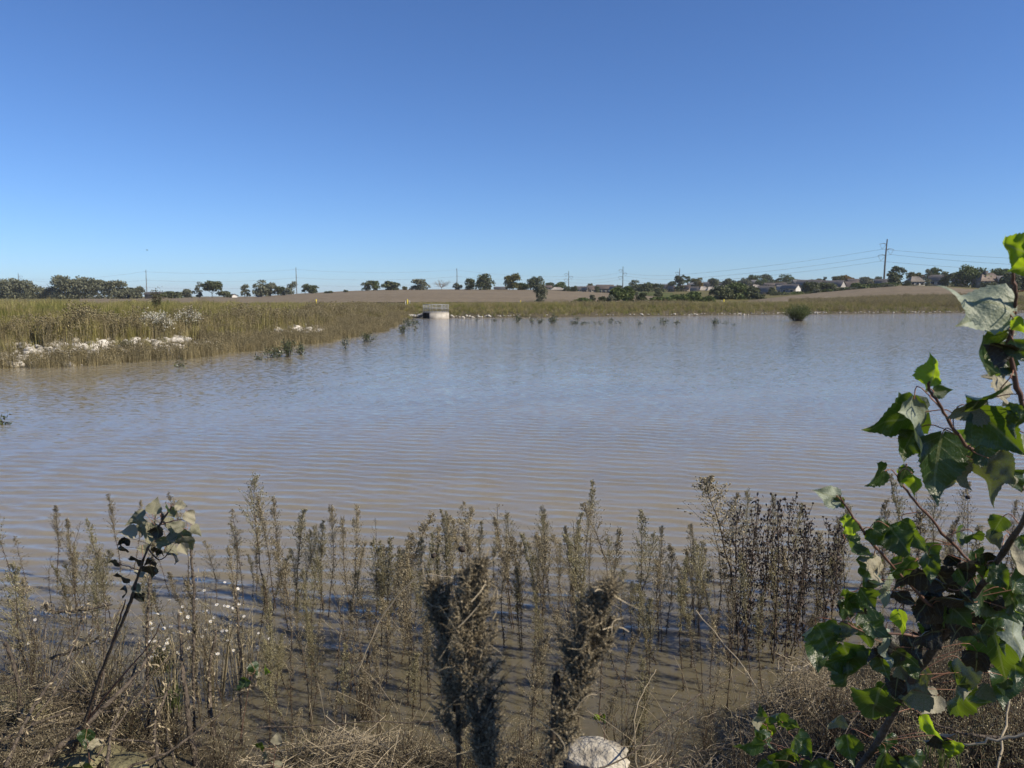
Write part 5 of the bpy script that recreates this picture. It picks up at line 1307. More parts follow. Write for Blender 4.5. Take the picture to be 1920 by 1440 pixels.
BR = [(60, 1300, 1110, 5.2, .5, 46, 'weed', 'tangled brown brush at the left edge, in front of open water', .1), (150, 1310, 1150, 5.0, .5, 40, 'weed', 'tangled brush behind the leaning green-coated twig', .1),
      (240, 1400, 1200, 4.6, .5, 50, 'weed_green', 'olive brush around the foot of the left cottonwood', .15), (330, 1420, 1260, 4.5, .45, 40, 'weed', 'low brush between the muddy stakes at lower left', 0),
      (120, 1440, 1280, 4.2, .6, 60, 'weed', 'dark brush over the mud mound in the lower left corner', .2), (30, 1440, 1330, 3.9, .5, 50, 'weed', 'brush in the very lower left corner', .1),
      (560, 1440, 1320, 4.3, .4, 34, 'weed_green', 'pale sprawling brush left of the straw heap', .2), (680, 1330, 1180, 5.0, .4, 40, 'weed', 'grey twiggy brush standing in front of the dense weeds', .1),
      (1780, 1330, 1120, 3.9, .55, 90, 'weed', 'dense brown brush right behind the cottonwood trunk', 0), (1860, 1330, 1080, 4.0, .6, 100, 'weed', 'dense brown brush at the right edge', .05), (1700, 1400, 1230, 3.7, .5, 80, 'weed', 'low dense brush at the foot of the cottonwood trunk', 0),
      (1830, 1440, 1270, 3.4, .5, 100, 'weed_green', 'brush in the lower right corner with green tint', 0), (1910, 1440, 1230, 3.3, .45, 80, 'weed', 'brush cut by the lower right corner', 0), (1640, 1330, 1190, 4.4, .4, 50, 'weed', 'thin brush above the curled straw heap', 0), (1750, 1440, 1320, 3.2, .5, 80, 'weed', 'short brush along the bottom edge right of the straw heap', 0), (1800, 1250, 1040, 4.9, .5, 60, 'weed_green', 'yellow-green brush seen between the big right leaves', 0)]
BR += [(1240, 1430, 1290, 4.4, .5, 22, 'weed', 'sparse brush over the open water right of the white rock', .1), (1330, 1400, 1260, 4.6, .45, 20, 'weed', 'sparse twiggy growth in the open water right of centre', -.1), (1170, 1380, 1250, 4.6, .4, 20, 'weed_green', 'sparse sprawling stems behind the white rock', .2), (1440, 1380, 1240, 4.7, .4, 24, 'weed', 'sparse brush below the dark seed-head clump', 0), (1560, 1400, 1200, 4.2, .45, 60, 'weed', 'brown brush left of the cottonwood trunk above the straw heap', 0), (1890, 1420, 1180, 3.6, .5, 90, 'weed_green', 'tall dense brush below the broad leaves at the right edge', -.05), (1750, 1300, 1150, 4.4, .5, 80, 'weed', 'brush in the gap between the trunk and the broad right leaves', 0),
       (1400, 1430, 1300, 4.2, .35, 30, 'weed', 'small thin brush at the water edge left of the dark sprig', .1), (900, 1440, 1330, 4.2, .4, 50, 'weed_green', 'low brush at the foot of the bigger near plume', 0), (980, 1430, 1300, 4.3, .35, 40, 'weed', 'low brush between the two near plumes', 0), (760, 1440, 1300, 4.3, .45, 56, 'weed', 'brush rising from the pale straw heap', .1),
       (200, 1360, 1180, 4.7, .5, 60, 'weed', 'brush left of the rounded grass clump at lower left', .2), (20, 1400, 1200, 4.4, .5, 56, 'weed_green', 'olive brush at the left edge above the mud mound', .1), (420, 1440, 1290, 4.3, .4, 46, 'weed', 'low brush right of the thick pale stake', 0)]
for q, (px, b_, t_, Y, w, n, m, lab, ln) in enumerate(BR): brush(px, b_, t_, Y, w, n, m, lab, 500 + q, ln)

def poly(name, pts, r0, r1, m, label, cat='branch', n=7, k=None, rough=.004, bits=0, seed=0):
    P = np.array([at(*p) for p in pts]); o0 = P[0].copy(); t = thing(name, o0, label, cat); c = MB(); tube(c, P - o0, r0, r1, n, k or 4 * len(pts), rough)
    link('wood', c.mesh('wood', M[m], True), t)
    if bits:
        r = np.random.default_rng(seed); S = spline(P - o0, 40); i = r.integers(0, 40, bits); C = S[i] + r.normal(0, r0 * 1.4, (bits, 3)); d = np.column_stack([r.normal(0, .7, bits), r.normal(0, .7, bits), r.normal(-.4, .8, bits)])
        tag(link('mud_shreds', MB().add(*quads(C, r.uniform(.012, .05, bits), r.uniform(.004, .012, bits), d)).mesh('mud_shreds', M['mudcoat']), t), kind='stuff')
    return t
ST = [([(280, 1445, 4.7), (276, 1250, 4.75), (278, 1130, 4.8), (285, 1045, 4.85)], .011, .008, 'upright muddy stalk under the left cottonwood leaves', 260),
      ([(368, 1445, 4.6), (362, 1250, 4.65), (364, 1130, 4.7), (358, 1020, 4.75)], .010, .008, 'upright muddy stalk right of the left cottonwood leaves', 260),
      ([(455, 1445, 4.7), (452, 1300, 4.75), (448, 1180, 4.8), (440, 1110, 4.85)], .010, .006, 'upright bare-topped muddy stick right of the asters', 240),
      ([(372, 1450, 4.3), (352, 1330, 4.5), (342, 1240, 4.7), (335, 1150, 4.9)], .020, .007, 'thick pale muddy stake leaning left below the asters', 160),
      ([(400, 1380, 4.6), (392, 1270, 4.7), (405, 1180, 4.8)], .016, .008, 'dark mossy stump stem beside the thick pale stake', 220),
      ([(44, 1440, 4.2), (38, 1330, 4.4), (30, 1260, 4.5), (10, 1205, 4.6)], .016, .010, 'black broken crooked stem at the left edge', 80),
      ([(20, 1395, 4.1), (75, 1340, 4.3), (130, 1250, 4.6), (185, 1170, 4.9)], .010, .004, 'dark slanting branch crossing the mud mound', 60),
      ([(60, 1440, 3.9), (150, 1370, 4.1), (250, 1270, 4.4), (300, 1200, 4.6)], .022, .005, 'thick dark mossy branch leaning right at lower left', 240),
      ([(180, 1420, 4.0), (240, 1330, 4.3), (300, 1250, 4.6), (370, 1180, 4.8)], .007, .003, 'thinner dark branch parallel to the thick mossy one', 60),
      ([(85, 1132, 4.7), (100, 1148, 4.7), (150, 1145, 4.7), (210, 1134, 4.7)], .012, .005, 'mossy green-brown twig lying level above the brush at left', 260),
      ([(880, 1445, 3.9), (1130, 1440, 3.95), (1250, 1350, 4.4), (1330, 1290, 4.7), (1420, 1250, 5.0)], .006, .003, 'long dark bent twig rising right over the white rock', 20),
      ([(1010, 1370, 4.5), (1120, 1300, 4.8), (1230, 1270, 5.0)], .004, .002, 'thin dark twig arching above the white rock', 10),
      ([(1180, 1445, 4.1), (1300, 1415, 4.3), (1440, 1370, 4.6)], .004, .0025, 'thin dark twig low over the water right of the rock', 10),
      ([(1305, 1145, 5.3), (1400, 1260, 4.9), (1470, 1370, 4.6), (1490, 1420, 4.5)], .005, .003, 'long pale dry stem slanting down in front of the dark clump', 40),
      ([(1890, 1385, 3.2), (1800, 1375, 3.25), (1740, 1350, 3.3)], .008, .004, 'dark twig lying across the brush at lower right', 20),
      ([(1925, 1375, 2.9), (1850, 1390, 2.95), (1790, 1400, 3.0)], .006, .004, 'pale dry stem lying across the lower right corner', 0),
      ([(480, 1365, 4.2), (700, 1355, 4.2), (900, 1352, 4.2)], .004, .003, 'grey straight twig lying across the straw at the bottom', 0),
      ([(670, 1260, 4.6), (720, 1150, 4.6), (790, 1080, 4.6), (850, 1085, 4.6)], .004, .003, 'pale arching reed stem left of the near muddy plume', 0),
      ([(10, 1440, 3.8), (60, 1330, 4.1), (130, 1230, 4.5), (165, 1130, 4.9)], .012, .004, 'dark forked branch rising at the left edge', 140),
      ([(200, 1440, 3.9), (215, 1350, 4.2), (250, 1270, 4.5), (262, 1200, 4.7)], .010, .004, 'black mossy stem between the left cottonwood and the asters', 200),
      ([(0, 1390, 4.0), (100, 1345, 4.2), (220, 1330, 4.4), (330, 1300, 4.6)], .009, .003, 'dark bough lying across the lower left brush', 120),
      ([(300, 1440, 4.1), (290, 1360, 4.3), (318, 1280, 4.6)], .012, .006, 'short dark mossy stub below the asters', 160),
      ([(0, 1300, 4.6), (90, 1290, 4.6), (190, 1310, 4.6), (270, 1345, 4.5)], .007, .003, 'dark branch lying level across the mud mound', 60),
      ([(150, 1400, 4.1), (190, 1290, 4.4), (200, 1200, 4.7), (230, 1130, 4.9)], .007, .003, 'dark upright branch crossing the left cottonwood stem', 120),
      ([(240, 1440, 4.0), (330, 1400, 4.1), (420, 1330, 4.4), (480, 1280, 4.6)], .008, .003, 'dark curved branch low over the water below the asters', 100),
      ([(60, 1440, 3.9), (110, 1400, 4.0), (190, 1385, 4.1), (300, 1395, 4.1)], .012, .005, 'dark wet branch along the bottom left edge', 160),
      ([(95, 1235, 4.9), (150, 1215, 4.9), (185, 1195, 4.9)], .010, .006, 'short black broken branch behind the mud mound', 80),
      ([(330, 1440, 4.2), (300, 1340, 4.5), (225, 1240, 4.8)], .006, .003, 'dark thin branch leaning left below the asters', 80),
      ([(1540, 1440, 3.2), (1600, 1350, 3.4), (1660, 1260, 3.7)], .004, .002, 'thin brown branch left of the cottonwood trunk', 10),
      ([(1870, 1440, 3.0), (1890, 1330, 3.2), (1900, 1240, 3.4)], .005, .003, 'pale upright stalk in the brush at the right edge', 20),
      ([(1195, 1440, 4.2), (1190, 1350, 4.3), (1205, 1300, 4.4), (1230, 1255, 4.5)], .004, .002, 'pale forked twig standing right of the white rock', 0)]
for q, (pts, r0, r1, lab, bits) in enumerate(ST):
    poly('muddy_stalk' if 'stalk' in lab or 'stick' in lab or 'stake' in lab else 'twig' if 'twig' in lab else 'branch', pts, r0, r1, 'straw' if 'pale' in lab and 'stake' not in lab else 'branch_bark', lab, 'twig' if 'twig' in lab else 'branch', bits=bits, seed=700 + q)
# arching straws and reeds
r = np.random.default_rng(77)
for q in range(46):
    px = r.uniform(0, 340) if q < 22 else r.uniform(500, 980) if q < 34 else r.uniform(1020, 1460)
    py = r.uniform(1120, 1420) if q < 22 else r.uniform(1300, 1430); Y = float(on_z(px, min(py + 30, 1430), .15)[1]); L = r.uniform(40, 150)
    a = r.uniform(-2.6, -.5); pts = [(px, py, Y), (px + L * .5 * math.cos(a), py + L * .5 * math.sin(a) - 6, Y + r.normal(0, .1)), (px + L * math.cos(a), py + L * math.sin(a) + 6, Y + r.normal(0, .15))]
    P = np.array([at(*p) for p in pts]); c = MB(); tube(c, P - P[0], .0016, .0010, 4, 7, .003)
    o = link('dry_grass_stem', c.mesh('dry_grass_stem', M['straw'], True), loc=P[0])
    reg = ('bent over the brush at lower left', 'sticking out of the straw at bottom centre', 'arching over the water at bottom right of centre')[0 if q < 22 else 1 if q < 34 else 2]
    tag(o, 'thin pale dry grass stem ' + reg, 'grass stem', 'dry grass stems ' + reg)

# mud and stones at the bottom edge
def stone(px, py, wpx, Y, m, label, seed, zsq=.6, sub=4, name='rock'):
    p = at(px, py, Y); w = wpx * Y / FPX / 2; v, f = rock_geo(sub, 14, seed, .06); v = v / np.abs(v).max(0) * np.array([w, w * .8, w * zsq])
    o = link(name, MB().add(v, f).mesh(name, M[m], True), loc=p); return tag(o, label, 'rock')
stone(1112, 1432, 145, 4.35, 'rock_stained', 'big white limestone rock at the bottom edge right of the second muddy plume', 5, .62)
stone(18, 1345, 190, 4.7, 'mud', 'pale greenish mud mound lit by the sun at the left edge', 8, .5, name='mud_mound')
stone(150, 1430, 170, 4.2, 'mud', 'smaller mud mound at the bottom left under the dark branches', 9, .4, name='mud_mound')
stone(232, 1445, 110, 4.1, 'mud', 'dark wet mud lump at the bottom left right of the pale mound', 10, .45, name='mud_mound')
stone(784, 1026, 36, 9.2, 'mud', 'dark lump of flotsam floating in open water left of centre', 12, .12, 2, name='flotsam')
# a green tuft
def green_tuft(px, py, Y, h, n, label, seed):
    p = at(px, py, Y); o = link('grass_tuft', blades(n, h, .03, .006, .7, M['bush_leaf'], 'grass_tuft', 0, seed), loc=p); tag(o, label, 'grass')
green_tuft(328, 1325, 4.7, .17, 40, 'small fresh green grass tuft at the waterline below the asters', 3)
green_tuft(1770, 1440, 3.0, .2, 30, 'small green grass tuft at the bottom edge at right', 4)
green_tuft(300, 1260, 5.1, .22, 160, 'rounded pale green grass clump at the waterline under the asters', 6)

# ================================================================ NEAR MUDDY PLUMES
def muddy_plume(pts, wpx, Y, n, label, seed, tilt):
    r = np.random.default_rng(seed); P = np.array([at(px, py, Y) for px, py in pts]); base = P[0].copy(); base[2] -= .8
    t = thing('muddy_plume', base, label, 'plant'); S = spline(P - base, 40); s = Y / FPX
    c = MB(); tube(c, np.concatenate([[[0, .05, -.6]], S[::8]]), .004, .002, 6); link('stem', c.mesh('stem', M['stem_dark'], True), t)
    nb = n // 70; u = np.concatenate([r.uniform(0, 1, nb - 3), r.uniform(.95, 1, 3)]); i = (u * 39.99).astype(int)
    W = np.interp(u, [0, .12, .35, .6, .85, 1], wpx) * s * r.uniform(.45, 1.25, nb)
    a = r.uniform(0, 6.28, nb); o = np.column_stack([np.cos(a), np.sin(a) * .8, np.zeros(nb)]); k = np.linspace(0, 1, 6)[None, :, None]
    Bp = S[i][:, None] + o[:, None] * (W[:, None, None] * .55 * k) + np.array([tilt, 0, 1.0]) * (W[:, None, None] * (.55 * k + .35 * k ** 2)) + r.normal(0, .0015, (nb, 6, 3))
    fl = MB().add(*tubes(Bp, np.broadcast_to(np.linspace(.0012, .0006, 6), (nb, 6)), 4))
    bi = r.integers(0, nb, n); uu = r.uniform(.15, 1, n) * 4.99; i0 = uu.astype(int); f = (uu - i0)[:, None]
    C = Bp[bi, i0] * (1 - f) + Bp[bi, i0 + 1] * f + r.normal(0, .0016, (n, 3))
    d = norm(norm(Bp[bi, 5] - Bp[bi, 0]) * .9 + r.normal(0, .62, (n, 3))); L = r.uniform(.003, .013, n) * (1 + (r.uniform(size=n) < .06) * 1.8)
    k = np.linspace(0, 1, 4)[None, :, None]; B = norm(r.normal(size=(n, 3))) * .45
    T = C[:, None] + d[:, None] * L[:, None, None] * k + B[:, None] * (L[:, None, None] * k ** 2)
    fl.add(*tubes(T, r.uniform(.0002, .0006, (n, 1)) * np.array([[1, 1, .9, .4]]), 3))
    link('filaments', fl.mesh('filaments', M['mudcoat']), t)['kind'] = 'stuff'
    nl = n; j = r.integers(0, n, nl); v, f = tetras(T[j, r.integers(0, 3, nl)] + r.normal(0, .001, (nl, 3)), r.uniform(.0006, .0019, nl))
    tag(link('mud_lumps', MB().add(v, f).mesh('mud_lumps', M['mudcoat']), t), kind='stuff')
    # a few pale straws caught in it
    ns = 14; j = r.integers(0, 40, ns); d = norm(r.normal(size=(ns, 3)) + np.array([0, 0, .3])); L = r.uniform(.02, .06, ns); k = np.linspace(-.5, .5, 5)[None, :, None]
    Q = S[j][:, None] + r.normal(0, .012, (ns, 1, 3)) + d[:, None] * L[:, None, None] * k + norm(r.normal(size=(ns, 3)))[:, None] * (L[:, None, None] * k ** 2)
    tag(link('caught_straw', MB().add(*tubes(Q, np.full((ns, 5), .0006), 4)).mesh('caught_straw', M['straw']), t), kind='stuff')
muddy_plume([(925, 1470), (905, 1380), (880, 1260), (880, 1160), (897, 1070)], [80, 66, 86, 84, 50, 8], .85, 7600, 'blurred mud-coated plume standing close to the camera at bottom centre', 1, .05)
muddy_plume([(860, 1400), (848, 1290), (832, 1180), (815, 1105)], [60, 60, 55, 50, 40, 14], .88, 3800, 'narrow left branch of mud-coated stems beside the bigger near plume', 3, -.1)
muddy_plume([(1035, 1440), (1060, 1330), (1085, 1250), (1114, 1170), (1134, 1105)], [12, 56, 100, 74, 40, 5], .80, 6200, 'leaning mud-coated seed plume close to the camera right of centre', 2, .3)

# ================================================================ COTTONWOODS
def leaf_mesh(seed, fold, curl, wave, twist, m):
    r = np.random.default_rng(seed); ns, nt_ = 27, 9
    s = np.linspace(0, 1, ns); prof = np.interp(s, [0, .03, .10, .18, .27, .40, .55, .70, .82, .92, 1], [.04, .20, .38, .47, .49, .42, .31, .195, .10, .035, .004])
    teeth = 1 + .055 * np.where(np.arange(ns) % 2, 1, -1) * (s < .86)
    V = []; U = []
    for a in range(ns):
        for b in range(nt_):
            tt = (b / (nt_ - 1)) * 2 - 1; wd = prof[a] * (teeth[a] if abs(tt) == 1 else 1)
            y = tt * wd; x = s[a] + (-.10 * abs(tt) * (1 - s[a]) if s[a] < .2 else 0) + .025 * abs(tt)
            V.append([x, y, 0]); U.append([s[a], y])
    V = np.array(V); U = np.array(U); x, y = V[:, 0], V[:, 1]
    z = fold * np.abs(y) + curl * (x - .3) ** 2 * np.sign(curl if curl else 1) * (1 if curl >= 0 else 1) + wave * (.10 * np.sin(x * 7 + seed) * np.abs(y) * 2 + .06 * snoise(np.column_stack([x, y]), 6, seed) + .05 * np.sin(x * 15 + 3 * y + seed) * (np.abs(y) / .5) ** 2)
    ca, sa = np.cos(twist * (x - .3)), np.sin(twist * (x - .3))
    V = np.column_stack([x, y * ca - z * sa, y * sa + z * ca])
    # roll the blade along its length for real curling
    if abs(curl) > .01:
        k = curl * 1.8; th = k * V[:, 0]; zz = V[:, 2]; V = np.column_stack([np.sin(th) / k - zz * np.sin(th), V[:, 1], (1 - np.cos(th)) / k + zz * np.cos(th)])
    i = (np.arange(ns - 1)[:, None] * nt_ + np.arange(nt_ - 1)[None]).reshape(-1, 1)
    return MB().add(V, np.concatenate([i, i + nt_, i + nt_ + 1, i + 1], 1), U).mesh('leaf', m, True)
SHAPES = [(.2, .15, .7, .2), (.4, .3, .9, -.4), (-.25, -.35, 1.0, .6), (.6, .45, 1.0, .4), (.15, -.2, 1.3, -.6), (.4, .7, 1.5, .9), (.3, -.5, 1.2, .2), (-.4, .3, 1.4, -.8), (.7, .2, .8, .0)]
LM = {m: [leaf_mesh(30 + q, *sh, M[m]) for q, sh in enumerate(SHAPES)] for m in ('cw_leaf', 'cw_leaf_backlit', 'cw_leaf_under', 'cw_leaf_muddy', 'cw_leaf_dry', 'cw_leaf_rot_shade')}
KN = {'b': (-.86, -.42, -.12), 'd': (.06, -.93, -.25), 's': (.42, -.78, .46), 'm': (-.48, -.83, -.15), 'k': (-.3, -.8, -.5)}
F3 = np.array([0, CP, -SP]); UP3 = np.array([0, SP, CP])
def leaves(root, base, branches, L, dfun, seed, jit=.2, big=.88):
    r = np.random.default_rng(seed)
    B = np.concatenate([spline(b, 40) for b in branches]) if branches else None
    for q, (px, py, Lp, ang, kd) in enumerate(L):
        kind = kd[0]; mk = 'cw_leaf'
        if kind == 'b': mk = 'cw_leaf_backlit'
        if 'w' in kd: mk = 'cw_leaf_under'
        if 'u' in kd: mk = 'cw_leaf_muddy'
        if 'y' in kd: mk = 'cw_leaf_dry'
        if kind == 'k': mk = 'cw_leaf_rot_shade'
        Y = dfun(px, py) + r.normal(0, .035)
        n = norm(np.array(KN[kind]) + r.normal(0, jit, 3)); a = math.radians(ang); want = np.array([1., 0, 0]) * math.cos(a) - UP3 * math.sin(a)
        if n @ F3 > -.25: n = norm(n - F3 * .4)
        X = norm(want - (want @ n) * n); fs = max(.85, np.linalg.norm(X - (X @ F3) * F3)); size = big * (.85 if kind == 'k' and Lp > 60 else 1) * Lp * Y / FPX / fs
        Z = n; Yv = np.cross(Z, X)
        c = at(px, py, Y); o3 = c - X * size * .5
        o = link('leaf', LM[mk][r.integers(0, len(SHAPES)) if 'c' not in kd else 5], root)
        wd = r.uniform(.76, .96)
        Mx = Matrix(((X[0], Yv[0], Z[0], 0), (X[1], Yv[1], Z[1], 0), (X[2], Yv[2], Z[2], 0), (0, 0, 0, 1))) @ Matrix.Diagonal((size, size * wd, size, 1))
        Mx.translation = Vector(o3 - base); o.matrix_basis = Mx
        if B is not None:
            dd = np.linalg.norm(B - o3, axis=1); k = int(np.argmin(dd)); e = B[k] if dd[k] < .3 else o3 - X * size * .35 + np.array([0, 0, .01])
            inv = np.array(Mx.inverted()); pts = [o3, o3 - X * min(.3 * size, dd[k] * .45) + (e - o3) * .25, e]
            P = spline(np.array(pts) - base, 8); P4 = np.column_stack([P, np.ones(8)]) @ inv.T
            pm = MB().add(*tubes(P4[None, :, :3], np.full((1, 8), .0011 / size), 5)).mesh('petiole', M['petiole'], True); link('petiole', pm, o)
        if 'y' in kd: o['label'] = 'pale dried leaf'
        elif kind == 'k': o['label'] = 'black rotten or shade-painted leaf'
        elif kind == 'b': o['label'] = 'bright green leaf lit from behind'
        elif kind == 's': o['label'] = 'leaf shining silver in the sun'
def dR(px, py): return float(np.interp(py, [450, 700, 900, 1100, 1250, 1400], [1.12, 1.18, 1.3, 1.65, 2.1, 2.6])) + .10 * (1900 - px) / 400
def branch3(pts, dfun): return np.array([at(px, py, dfun(px, py)) for px, py in pts])
def cottonwood(label, base, brs, rads, lv, dfun, seed, m='branch_bark', name='cottonwood_sapling', big=.88):
    t = thing(name, base, label, 'tree'); B3 = []
    for q, (b, (r0, r1)) in enumerate(zip(brs, rads)):
        P = branch3(b, dfun) if not isinstance(b, np.ndarray) else b
        c = MB(); tube(c, P - base, r0, r1, 8, 5 * len(P), .0012); link('trunk' if q == 0 else 'branch', c.mesh('trunk' if q == 0 else 'branch', M[m if q == 0 else 'branch_red'], True), t); B3.append(P)
    leaves(t, base, B3, lv, dfun, seed, big=big); return t
RB = [[(1640, 1400), (1700, 1290), (1770, 1190), (1802, 1150), (1845, 1090), (1905, 1000), (1945, 900), (1940, 770)],
      [(1940, 800), (1912, 745), (1893, 650), (1898, 600), (1906, 560), (1900, 520), (1905, 495)],
      [(1930, 925), (1855, 872), (1800, 820), (1768, 770), (1745, 735), (1742, 715)],
      [(1850, 1090), (1825, 1060), (1755, 985), (1700, 920), (1682, 892)],
      [(1785, 1165), (1735, 1125), (1700, 1090), (1650, 1035), (1605, 980), (1575, 930)],
      [(1760, 1200), (1700, 1190), (1625, 1185), (1580, 1165)]]
RR_ = [(.016, .007), (.0045, .002), (.004, .0016), (.004, .0016), (.0045, .0018), (.004, .002)]
g0 = at(1640, 1400, dR(1640, 1400)); gz = float(terrain(g0[:1], g0[1:2] + .1)[0][0])
tr0 = branch3(RB[0], dR); tr0 = np.concatenate([[[g0[0] - .35, g0[1] + .15, gz - .15], [g0[0] - .18, g0[1] + .06, (gz + g0[2]) / 2]], tr0])
RL = [(1830, 1300, 60, 120, 'du'), (1880, 1290, 90, 100, 'd'), (1905, 1250, 80, 80, 'm'), (1850, 1170, 80, 200, 'd'), (1895, 1090, 80, 150, 'd'), (1815, 1075, 60, 80, 'k'), (1655, 1245, 60, 70, 'd'), (1585, 1140, 50, 200, 's'), (1705, 985, 40, 40, 'm'), (1870, 985, 45, 120, 'm'), (1640, 1180, 70, 40, 'd'), (1690, 1300, 55, 40, 'bu'), (1860, 845, 80, 30, 'd'), (1780, 905, 60, 80, 'bu'), (1912, 660, 60, 60, 'm'), (1905, 790, 60, 100, 'd'), (1912, 470, 95, 195, 'b'), (1914, 503, 40, 170, 'b'), (1838, 558, 150, 200, 'sw'), (1842, 592, 135, 158, 'sw'), (1912, 572, 95, 150, 'd'), (1826, 676, 135, 140, 'd'), (1866, 645, 90, 205, 'ku'), (1881, 672, 70, 95, 'sy'),
      (1755, 690, 72, -65, 'b'), (1728, 722, 32, 200, 's'), (1767, 733, 40, -10, 'd'), (1876, 738, 85, 110, 'sy'), (1676, 790, 120, 155, 'd'), (1722, 805, 130, 105, 'sw'), (1802, 762, 85, 150, 'du'), (1848, 757, 95, 80, 'd'),
      (1876, 808, 135, 40, 'm'), (1804, 851, 95, 95, 'b'), (1752, 880, 150, 95, 'd'), (1846, 902, 120, 75, 'bu'), (1893, 872, 95, 20, 'mu'), (1696, 838, 70, 115, 'd'), (1643, 897, 60, 165, 'd'), (1692, 894, 45, 100, 'd'), (1690, 879, 24, -70, 'b'), (1722, 908, 55, 70, 'b'),
      (1550, 927, 62, 200, 'sw'), (1576, 944, 30, 60, 'm'), (1598, 990, 50, 10, 'b'), (1916, 612, 40, 20, 'b'), (1919, 840, 60, 60, 'sw'), (1793, 893, 70, 60, 'du'), (1910, 905, 60, 60, 'd'),
      (1600, 1035, 65, 60, 's'), (1606, 1075, 105, 120, 'd'), (1640, 1072, 70, 95, 'sy'), (1668, 1112, 80, 70, 'sw'), (1660, 1005, 70, 30, 'd'), (1692, 1018, 95, 50, 'd'), (1725, 1012, 60, 20, 'm'), (1690, 1065, 65, 150, 'd'), (1745, 1040, 52, 60, 's'), (1606, 1128, 52, -20, 'm'), (1609, 1152, 62, 130, 'd'),
      (1622, 1198, 90, 60, 'd'), (1545, 1186, 80, 60, 'd'), (1522, 1222, 95, 105, 'd'), (1558, 1196, 55, 130, 's'), (1604, 1258, 125, 62, 'm'), (1692, 1168, 55, 60, 'b'), (1672, 1218, 80, 80, 'sw'), (1700, 1230, 70, 40, 'd'),
      (1770, 1150, 110, 60, 'k'), (1735, 1130, 90, 120, 'k'), (1790, 1095, 110, 20, 'k'), (1762, 1190, 100, 90, 'k'), (1725, 1190, 85, 150, 'k'), (1810, 1130, 90, 60, 'k'), (1750, 1080, 70, 200, 'k'), (1840, 1190, 80, 90, 'k'), (1715, 1215, 80, 60, 'k'), (1800, 1175, 90, 110, 'k'), (1780, 1120, 90, 160, 'k'), (1740, 1160, 90, 80, 'k'),
      (1862, 1122, 135, 45, 'd'), (1868, 1215, 140, 75, 'm'), (1908, 1180, 100, 100, 'sw'), (1905, 1140, 80, 60, 'd'), (1824, 1010, 48, 70, 'd'), (1792, 1012, 45, 140, 's'), (1848, 1058, 80, 60, 'ku'), (1790, 1050, 40, 40, 'ky'), (1900, 1060, 90, 100, 'sy'), (1915, 1020, 45, 60, 'd'), (1830, 1245, 80, 100, 'ku'),
      (1727, 1270, 75, 50, 'bu'), (1775, 1292, 110, 200, 'sc'), (1745, 1320, 60, 150, 'sy'), (1680, 1290, 60, 100, 'ku'), (1640, 1325, 105, 100, 'd'), (1705, 1258, 60, 90, 's'), (1745, 1365, 45, 20, 'b'), (1768, 1392, 80, 60, 'ks'), (1792, 1405, 52, 80, 'b'), (1660, 1400, 60, 90, 'd'), (1700, 1262, 50, 60, 'mu')]
RL += [(1792, 1142, 82, 36, 'd'), (1706, 1299, 75, 158, 'bu'), (1630, 1238, 78, 119, 'd'), (1868, 1013, 46, 88, 'bu'), (1896, 1118, 81, 133, 'd'), (1702, 1077, 88, 131, 'k'), (1832, 1176, 82, 79, 'm'), (1887, 1201, 55, 103, 'd'), (1882, 1080, 52, 36, 'bu'), (1698, 1123, 54, 25, 'k'), (1743, 1184, 47, 116, 'm'), (1653, 1300, 64, 21, 'd'), (1806, 1087, 61, 59, 'd'), (1717, 1269, 69, 116, 'bu'), (1889, 1168, 84, 149, 'k'), (1849, 1131, 61, 153, 'k'), (1801, 1094, 69, 170, 'd'), (1811, 1275, 83, 91, 'bu'), (1694, 1075, 74, 96, 'm'), (1868, 1079, 69, 46, 'd'), (1746, 1067, 62, 81, 'm'), (1598, 1192, 66, 77, 'bu'), (1736, 1195, 81, 135, 'k'), (1604, 1144, 81, 66, 'k'), (1737, 1104, 53, 127, 'k'), (1811, 1125, 71, 165, 's'), (1777, 1283, 84, 150, 's'), (1654, 1224, 87, 152, 'k'), (1888, 1291, 52, 82, 'd'), (1575, 1242, 72, 167, 'd'), (1855, 1072, 46, 154, 's'), (1578, 1133, 79, 142, 'd'), (1623, 1119, 62, 52, 'd'), (1814, 1074, 84, 154, 's'), (1405, 1400, 60, 150, 'd'), (1455, 1330, 50, 250, 'd'), (1500, 1390, 60, 40, 'd'), (1415, 1345, 46, 220, 'du'), (1470, 1440, 60, 100, 'd'), (1540, 1440, 60, 60, 'd'), (1590, 1400, 70, 80, 'd'), (1650, 1440, 80, 100, 'd'), (1690, 1430, 70, 80, 'k'), (1720, 1440, 70, 60, 'd'), (1560, 1350, 44, 120, 'du')]
cottonwood('big-leaved young cottonwood at the right, its branches reaching in from the right edge', np.array([tr0[0][0], tr0[0][1], gz]), [tr0] + RB[1:], [(.017, .0022)] + RR_[1:], RL, dR, 5)
# small sprig at the lower right
dS = lambda px, py: 2.9 - (py - 1380) / 300
SPR = [[(1520, 1520), (1500, 1440), (1470, 1390), (1440, 1340)], [(1480, 1405), (1450, 1395), (1420, 1390)]]
cottonwood('small dark-leaved cottonwood sprig at the bottom, left of the curled straw heap', at(1520, 1520, 2.45), SPR, [(.005, .002), (.003, .0015)],
           [(1408, 1380, 75, 160, 'd'), (1432, 1352, 60, 250, 'm'), (1448, 1360, 45, 300, 'b'), (1482, 1357, 48, 330, 'd'), (1440, 1390, 40, 120, 's'), (1478, 1425, 80, 60, 'd'), (1428, 1430, 60, 150, 'd'), (1525, 1432, 60, 40, 'd')], dS, 9)
